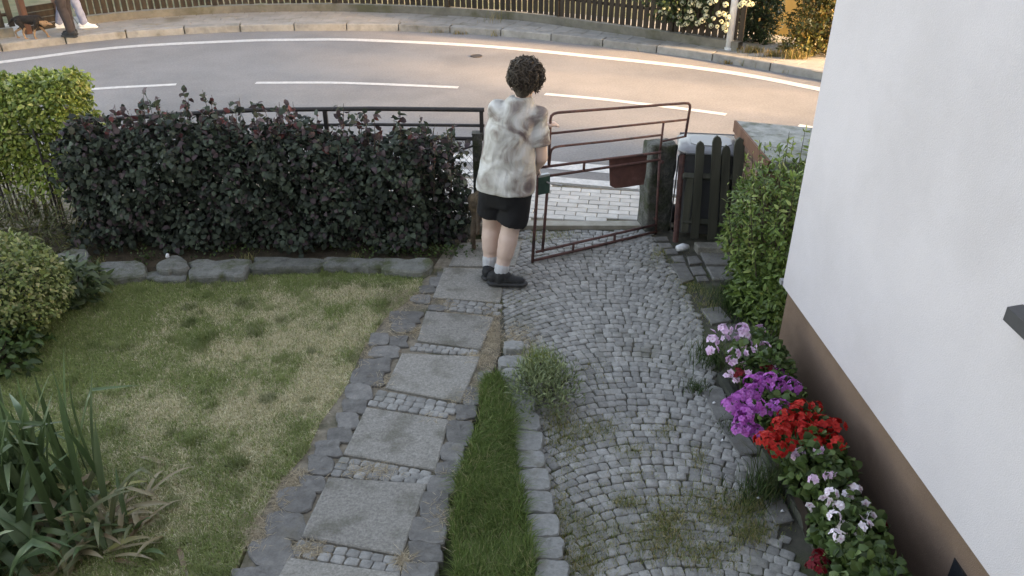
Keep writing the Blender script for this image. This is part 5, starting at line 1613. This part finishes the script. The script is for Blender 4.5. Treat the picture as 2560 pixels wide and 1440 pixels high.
def person(name, label, J, top_mat, bottom_mat, shoe_mat, sole_mat, shorts, sleeve, face_az, hair_r=1.0, fine=True, curly=True):
    e = empty(name, label, 'person')
    V_ = lambda k: Vector(J[k])
    vx = .009 if fine else .014
    hd_, nk_ = V_('head'), V_('neck'); ch, hp = V_('chest'), V_('hip')
    fd = Vector((math.cos(face_az), math.sin(face_az), 0)); fs = Vector((fd.y, -fd.x, 0))
    shz = math.atan2((V_('shR') - V_('shL')).y, (V_('shR') - V_('shL')).x); hz_ = math.atan2((V_('hipR') - V_('hipL')).y, (V_('hipR') - V_('hipL')).x)
    pr = []
    # head: skull, jaw, nose, ears, brow, lips
    pr.append(ell_rings(hd_ - fd * .012 + Vector((0, 0, .02)), hd_ + fd * .018 + Vector((0, 0, .018)), .082, .080, 14, 2, (1, 1.12)))
    pr.append(ell_rings(hd_ + fd * .030 - Vector((0, 0, .02)), hd_ + fd * .050 - Vector((0, 0, .078)), .060, .036, 12, 3))
    pr.append(ell_rings(hd_ + fd * .094 + Vector((0, 0, .012)), hd_ + fd * .110 - Vector((0, 0, .026)), .010, .015, 8, 2))
    pr.append(ell_rings(hd_ + fd * .082 - Vector((0, 0, .055)) - fs * .018, hd_ + fd * .082 - Vector((0, 0, .055)) + fs * .018, .009, .009, 8, 2))
    for s in (-1, 1): pr.append(ell_rings(hd_ + fs * s * .080 + Vector((0, 0, .012)), hd_ + fs * s * .084 - Vector((0, 0, .028)), .018, .012, 8, 2, (.5, 1), fs))
    pr.append(ell_rings(nk_ - Vector((0, 0, .05)), hd_ - Vector((0, 0, .05)) - fd * .01, .060, .055, 12, 3))
    # trunk
    pr.append(loft([(hp - Vector((0, 0, .10)), .13, .10, hz_), (hp, .165, .115, hz_), (hp.lerp(ch, .35), .150, .105, (hz_ + shz) / 2), (hp.lerp(ch, .75), .165, .115, shz), (ch, .175, .115, shz), (ch.lerp(nk_, .55), .13, .085, shz), (nk_ - Vector((0, 0, .01)), .06, .06, shz)]))
    for s in ('L', 'R'):
        sh, el, wr = V_('sh' + s), V_('el' + s), V_('wr' + s)
        pr += [ell_rings(sh, el, .058, .050, 12, 4), ell_rings(el, el.lerp(wr, .35), .051, .048, 12, 2), ell_rings(el.lerp(wr, .35), wr, .048, .030, 12, 4)]
        pr.append(ell_rings(ch.lerp(nk_, .3), sh, .07, .058, 12, 3))
        pr += hand_prims(wr, el, -1 if s == 'L' else 1, J.get('curl' + s, .8), .3, J.get('palm' + s))
        h_, k_, a_ = V_('hip' + s), V_('kn' + s), V_('an' + s)
        bl = J.get('bulk', 1.0); bk = J['calf']
        pr += [ell_rings(h_, h_.lerp(k_, .5), .092, .080, 14, 4), ell_rings(h_.lerp(k_, .5), k_, .084, .060 * bl, 14, 4), ell_rings(k_, k_.lerp(a_, .3), .060 * bl, .063 * bl, 14, 3),
               ell_rings(k_.lerp(a_, .22) + Vector(bk) * .016, k_.lerp(a_, .50) + Vector(bk) * .010, .060 * bl, .056 * bl, 14, 3), ell_rings(k_.lerp(a_, .3), a_, .058 * bl, .036 * bl, 14, 5)]
        pr.append(ell_rings(a_ - Vector((0, 0, .02)), a_ + (V_('toe' + s) - a_) * .6 - Vector((0, 0, .01)), .035, .030, 10, 3))
    organic('body', pr, vx, M['skin'], e, 5)
    for s in (-1, 1):
        m = MB(); V, F = ell_rings(hd_ + fd * .092 + fs * s * .031 + Vector((0, 0, .008)), hd_ + fd * .093 + fs * s * .031 + Vector((0, 0, .008)), .009, .009, 8, 1); m.add(V, F); m.build('eye', M['eye'], e, True)
    # top
    pr = [loft([(Vector(J['hem']), J.get('hemrx', .215), .155, hz_), (hp.lerp(ch, .15) + Vector((0, -.01, 0)), J.get('hemrx', .215) * .985, .158, hz_), (hp.lerp(ch, .5), .208, .158, (hz_ + shz) / 2), (ch - Vector((0, 0, .02)), .188, .142, shz), (ch.lerp(nk_, .45), .165, .112, shz), (ch.lerp(nk_, .80), .108, .082, shz), (ch.lerp(nk_, 1.02), .078, .072, shz)], 22)]
    for s in ('L', 'R'):
        sh, el = V_('sh' + s), V_('el' + s)
        pr.append(ell_rings(ch.lerp(nk_, .35), sh, .085, .074, 12, 3))
        if sleeve >= 1:
            pr += [ell_rings(sh, el, .072, .060, 12, 4), ell_rings(el, V_('wr' + s), .060, .045, 12, 4)]
        else:
            q = sh.lerp(el, sleeve + .10); pr.append(frust(sh, q, .066, .080))
    organic('t_shirt' if sleeve < 1 else 'jacket', pr, .009 if fine else .016, M[top_mat], e, 2, .004, 9, 3, .008)
    # bottom
    pr = [loft([(hp - Vector((0, 0, .13)), .165, .125, hz_), (hp - Vector((0, 0, .05)), .188, .140, hz_), (hp + Vector((0, 0, .06)), .178, .132, hz_)], 20)]
    for s in ('L', 'R'):
        h_, k_, a_ = V_('hip' + s), V_('kn' + s), V_('an' + s)
        if shorts: pr.append(frust(h_, h_.lerp(k_, J.get('short' + s, .70)), .108, .118))
        else: pr += [ell_rings(h_, k_, .105, .078, 14, 4), ell_rings(k_, a_ + Vector((0, 0, .03)), .078, .068, 14, 4)]
    organic('shorts' if shorts else 'trousers', pr, .011 if fine else .016, M[bottom_mat], e, 1, .004, 10, 5, .008)
    # feet
    for s in ('L', 'R'):
        a_, t_ = V_('an' + s), V_('toe' + s)
        d = (t_ - a_); d.z = 0; d.normalize(); g_ = J['floor' + s]
        hb = Vector((a_.x, a_.y, g_)) - d * .055; tb = Vector((a_.x, a_.y, g_)) + d * .185; sd = Vector((-d.y, d.x, 0))
        organic('shoe', [ell_rings(hb + Vector((0, 0, .068)), hb + d * .10 + Vector((0, 0, .072)), .050, .050, 12, 3, (.92, 1), sd), ell_rings(hb + d * .10 + Vector((0, 0, .058)), tb - d * .02 + Vector((0, 0, .040)), .046, .034, 12, 4, (1.05, .9), sd), ell_rings(Vector((a_.x, a_.y, g_ + .088)) + d * .012, Vector((a_.x, a_.y, g_ + .05)), .056, .052, 12, 3)], .007 if fine else .012, M[shoe_mat], e, 2)
        organic('sole', [ell_rings(hb + Vector((0, 0, .020)), tb - d * .01 + Vector((0, 0, .020)), .052, .047, 14, 5, (1.0, .52), sd)], .006 if fine else .012, M[sole_mat], e, 1)
        if shorts:
            organic('sock', [ell_rings(a_ + Vector((0, 0, -.02)), a_ + (V_('kn' + s) - a_).normalized() * .080, .050, .060, 12, 3)], .006, M['sock'], e, 1, .002, 60)
    # hair: clumped locks
    pr = [ell_rings(hd_ - fd * .030 + Vector((0, 0, .030)), hd_ + fd * .005 + Vector((0, 0, .045)), .098 * hair_r, .094 * hair_r, 14, 2), ell_rings(hd_ - fd * .062 + Vector((0, 0, .0)), hd_ - fd * .064 - Vector((0, 0, .078)), .066 * hair_r, .054 * hair_r, 12, 2)]
    rr = random.Random(11)
    if curly:
        for _ in range(170):
            q = Vector((rr.gauss(0, 1), rr.gauss(0, 1), rr.gauss(0, 1))).normalized()
            if q.dot(fd) > .55 and q.z < .35: continue
            if q.z < -.55: continue
            c_ = hd_ - fd * .018 + Vector((0, 0, .026)) + Vector((q.x * .098, q.y * .098, q.z * .104)) * hair_r
            t_ = Vector((rr.gauss(0, 1), rr.gauss(0, 1), rr.gauss(0, 1) - .4)).normalized(); t_ = (t_ - q * t_.dot(q)).normalized() + q * rr.uniform(-.1, .5)
            pr.append(ell_rings(c_, c_ + t_ * .022, rr.uniform(.011, .019), rr.uniform(.006, .012), 8, 2))
    hair = organic('hair', pr, .006 if fine else .012, M['hair'], e, 1, .003, 40)
    if curly and fine:
        m = MB(); c0_ = hd_ - fd * .020 + Vector((0, 0, .024))
        for _ in range(520):
            q = Vector((rr.gauss(0, 1), rr.gauss(0, 1), rr.gauss(.35, .8))).normalized()
            if q.dot(fd) > .6 and q.z < .4: continue
            sw = q.orthogonal().normalized(); sw.rotate(Matrix.Rotation(rr.random() * 6.28, 3, q)); ph = rr.random() * 6.28; am = rr.uniform(.006, .034); rad = rr.uniform(.0022, .0050); dn = rr.uniform(.06, .22)
            pts_ = []
            for k in range(8):
                qq = (q + Vector((0, 0, -1)) * dn * k * .55 + sw * .22 * math.sin(ph + k * 1.45)).normalized()
                if qq.z < -.86: break
                pts_.append(c0_ + Vector((qq.x * .104, qq.y * .106, qq.z * .112)) * hair_r + qq * (am * (.5 + .5 * math.sin(ph * 1.7 + k * 1.5)) + .002 * k))
            if len(pts_) > 3: m.tube(pts_, [rad] * (len(pts_) - 2) + [rad * .7, rad * .3], 4, False)
        m.build('curls', M['hair'], hair, True)['kind'] = 'stuff'
    return e


y0 = 5.62
J = dict(head=aty(1319, 197, y0 + .05), neck=aty(1302, 242, y0), chest=aty(1279, 312, y0), hip=aty(1264, 470, y0 - .01), hem=aty(1263, 474, y0 - .02),
         shL=aty(1242, 274, y0 + .03), shR=aty(1344, 288, y0 - .02), elR=aty(1353, 394, y0 - .03), wrR=aty(1341, 418, y0 + .19), elL=aty(1262, 345, y0 + .30), wrL=aty(1352, 318, y0 + .36),
         hipL=aty(1233, 488, y0 + .03), hipR=aty(1294, 492, y0 - .04), knL=aty(1229, 563, y0 + .11), knR=aty(1276, 572, y0 - .04), calf=(0, -1, 0),
         curlR=1.1, curlL=.5, palmR=(-.6, 0, -.8), palmL=(0, .2, -1), hemrx=.230, shortL=.52, shortR=.80, bulk=1.22, floorL=.030, floorR=.030)
aL = at(1223, 671, .10); aR = at(1250, 692, .10)
J['anL'] = aL; J['anR'] = aR
J['toeL'] = aL + Vector((.05, .20, -.05)); J['toeR'] = aR + Vector((.20, -.02, -.05))
person('person', 'curly haired person in tie dye shirt and black shorts at the gate', J, 'tie_dye', 'black_cloth', 'shoe', 'shoe_sole', True, .58, R(55))
wr = Vector(J['wrR'])
ld = MB(); hand = wr + (wr - Vector(J['elR'])).normalized() * .10
dogc = Vector((-.13, 6.5, .48))
ld.tube([hand + Vector((.01, 0, .05)), hand, hand + Vector((-.01, .03, -.12)), hand.lerp(dogc, .35) + Vector((0, .08, -.16)), hand.lerp(dogc, .7) + Vector((0, .05, -.10)), dogc], .008, 6)
tag(ld.build('dog_lead', M['red_strap'], None, True), 'red dog lead hanging from the hand of the person at the gate', 'lead')


def dog(name, label, loc, az, s, mat, legmat, tail_up=.2, head_dn=.1, stride=.12, fine=True):
    e = empty(name, label, 'dog')
    Mx = Matrix.Translation(loc) @ Matrix.Rotation(az, 4, 'Z') @ Matrix.Scale(s, 4)
    T = lambda x, y, z: Mx @ Vector((x, y, z))
    c_ = lambda a, b_, r0, r1, sq=(1, 1), n_=4: ell_rings(T(*a), T(*b_), r0 * s, r1 * s, 12, n_, sq)
    pr = [c_((.18, 0, .47), (.02, 0, .475), .125, .125, (.82, 1)), c_((.02, 0, .475), (-.22, 0, .50), .125, .095, (.85, 1)), c_((-.22, 0, .50), (-.30, 0, .49), .10, .09, (.9, 1)), c_((.20, 0, .44), (.24, 0, .50), .11, .09),
          c_((.22, 0, .52), (.34, 0, .66 - head_dn), .085, .066), c_((.36, 0, .69 - head_dn), (.40, 0, .69 - head_dn), .068, .060), c_((.42, 0, .675 - head_dn), (.53, 0, .655 - head_dn), .042, .028), c_((.53, 0, .665 - head_dn), (.54, 0, .663 - head_dn), .018, .016, (1, 1), 1)]
    for sd in (-1, 1):
        pr += [c_((.35, sd * .050, .73 - head_dn), (.335, sd * .062, .80 - head_dn), .026, .008, (1, .5)),
               c_((.19, sd * .085, .42), (.16 + stride * sd * .3, sd * .085, .27), .055, .036), c_((.16 + stride * sd * .3, sd * .085, .27), (.19 + stride * sd, sd * .085, .11), .034, .024), c_((.19 + stride * sd, sd * .085, .11), (.19 + stride * sd, sd * .085, .03), .023, .024), c_((.19 + stride * sd, sd * .085, .022), (.235 + stride * sd, sd * .085, .020), .024, .022),
               c_((-.26, sd * .075, .45), (-.20 - stride * sd * .4, sd * .085, .29), .080, .050), c_((-.20 - stride * sd * .4, sd * .085, .29), (-.33 - stride * sd, sd * .085, .17), .044, .026), c_((-.33 - stride * sd, sd * .085, .17), (-.31 - stride * sd, sd * .085, .03), .024, .022), c_((-.31 - stride * sd, sd * .085, .022), (-.265 - stride * sd, sd * .085, .020), .024, .022)]
    pr += [c_((-.36, 0, .53), (-.46, 0, .46 + tail_up * .3), .034, .034), c_((-.46, 0, .46 + tail_up * .3), (-.56, 0, .36 + tail_up), .034, .014)]
    o = organic('body', pr, .010 if fine else .014, M[mat], e, 3, .006 * s, 20)
    o.data.materials.append(M[legmat])
    inv = Mx.inverted()
    for p in o.data.polygons:
        q = inv @ p.center
        if q.z < .27 + .03 * math.sin(q.x * 40) or (q.x > .43) or (q.x > .26 and q.z < .54 - head_dn * .3 and abs(q.y) < .08): p.material_index = 1
    for sd in (-1, 1):
        m = MB(); V, F = ell_rings(T(.425, sd * .045, .705 - head_dn), T(.427, sd * .046, .705 - head_dn), .010 * s, .010 * s, 8, 1); m.add(V, F); m.build('eye', M['eye'], e, True)
    m = MB(); V, F = ell_rings(T(.549, 0, .668 - head_dn), T(.553, 0, .666 - head_dn), .016 * s, .013 * s, 8, 1); m.add(V, F); m.build('nose', M['rubber'], e, True)
    return e


dog('dog', 'brown shepherd dog standing behind the person at the gate', (-.195, 6.44, 0.030), R(80), .92, 'dog_brown', 'dog_brown', -.1, .12, .05)
dp = at(74, 100, .12)
dog('dog', 'black and tan dog walking on the far pavement', (dp.x + .03, dp.y + .10, .124), R(8), .66, 'dog_black', 'dog_tan', .0, .30, .13)

for (nm, px_, py_, az, tm, bmn, sm_, stride, lab) in (('person', 213, 70, 20, 'dark_jacket', 'jeans', 'white_shoe', .20, 'walker in light blue jeans and white shoes on the far pavement'), ('person', 182, 91, 168, 'dark_jacket', 'dark_trousers', 'shoe', .06, 'walker in dark trousers and dark shoes beside the far kerb')):
    b = at(px_, py_, .12)
    fd = Vector((math.cos(R(az)), math.sin(R(az)), 0)); sd = Vector((fd.y, -fd.x, 0))
    g_ = .124
    Z = lambda z: Vector((0, 0, g_ + z))
    c0 = Vector((b.x, b.y, 0)) - fd * (stride if nm and stride > .1 else 0)
    Jw = dict(head=c0 + Z(1.60), neck=c0 + Z(1.46), chest=c0 + Z(1.28), hip=c0 + Z(.92), hem=c0 + Z(.84), hemrx=.20, calf=tuple(-fd))
    for s, k in (('L', -1), ('R', 1)):
        o_ = sd * k
        Jw['sh' + s] = c0 + o_ * .185 + Z(1.38); Jw['el' + s] = c0 + o_ * .24 - fd * .06 * k + Z(1.10); Jw['wr' + s] = c0 + o_ * .22 + fd * (.10 - .12 * k) + Z(.88)
        Jw['hip' + s] = c0 + o_ * .085 + Z(.88); Jw['kn' + s] = c0 + o_ * .09 + fd * (stride * k * .6 + .03) + Z(.49); Jw['an' + s] = c0 + o_ * .09 + fd * stride * k * 1.05 + Z(.09)
        Jw['toe' + s] = Jw['an' + s] + fd * .2 - Vector((0, 0, .05)); Jw['floor' + s] = g_; Jw['palm' + s] = tuple(-o_)
    person(nm, lab, Jw, tm, bmn, sm_, sm_ if sm_ == 'white_shoe' else 'shoe_sole', False, 1.0, R(az), 1.0, False, False)
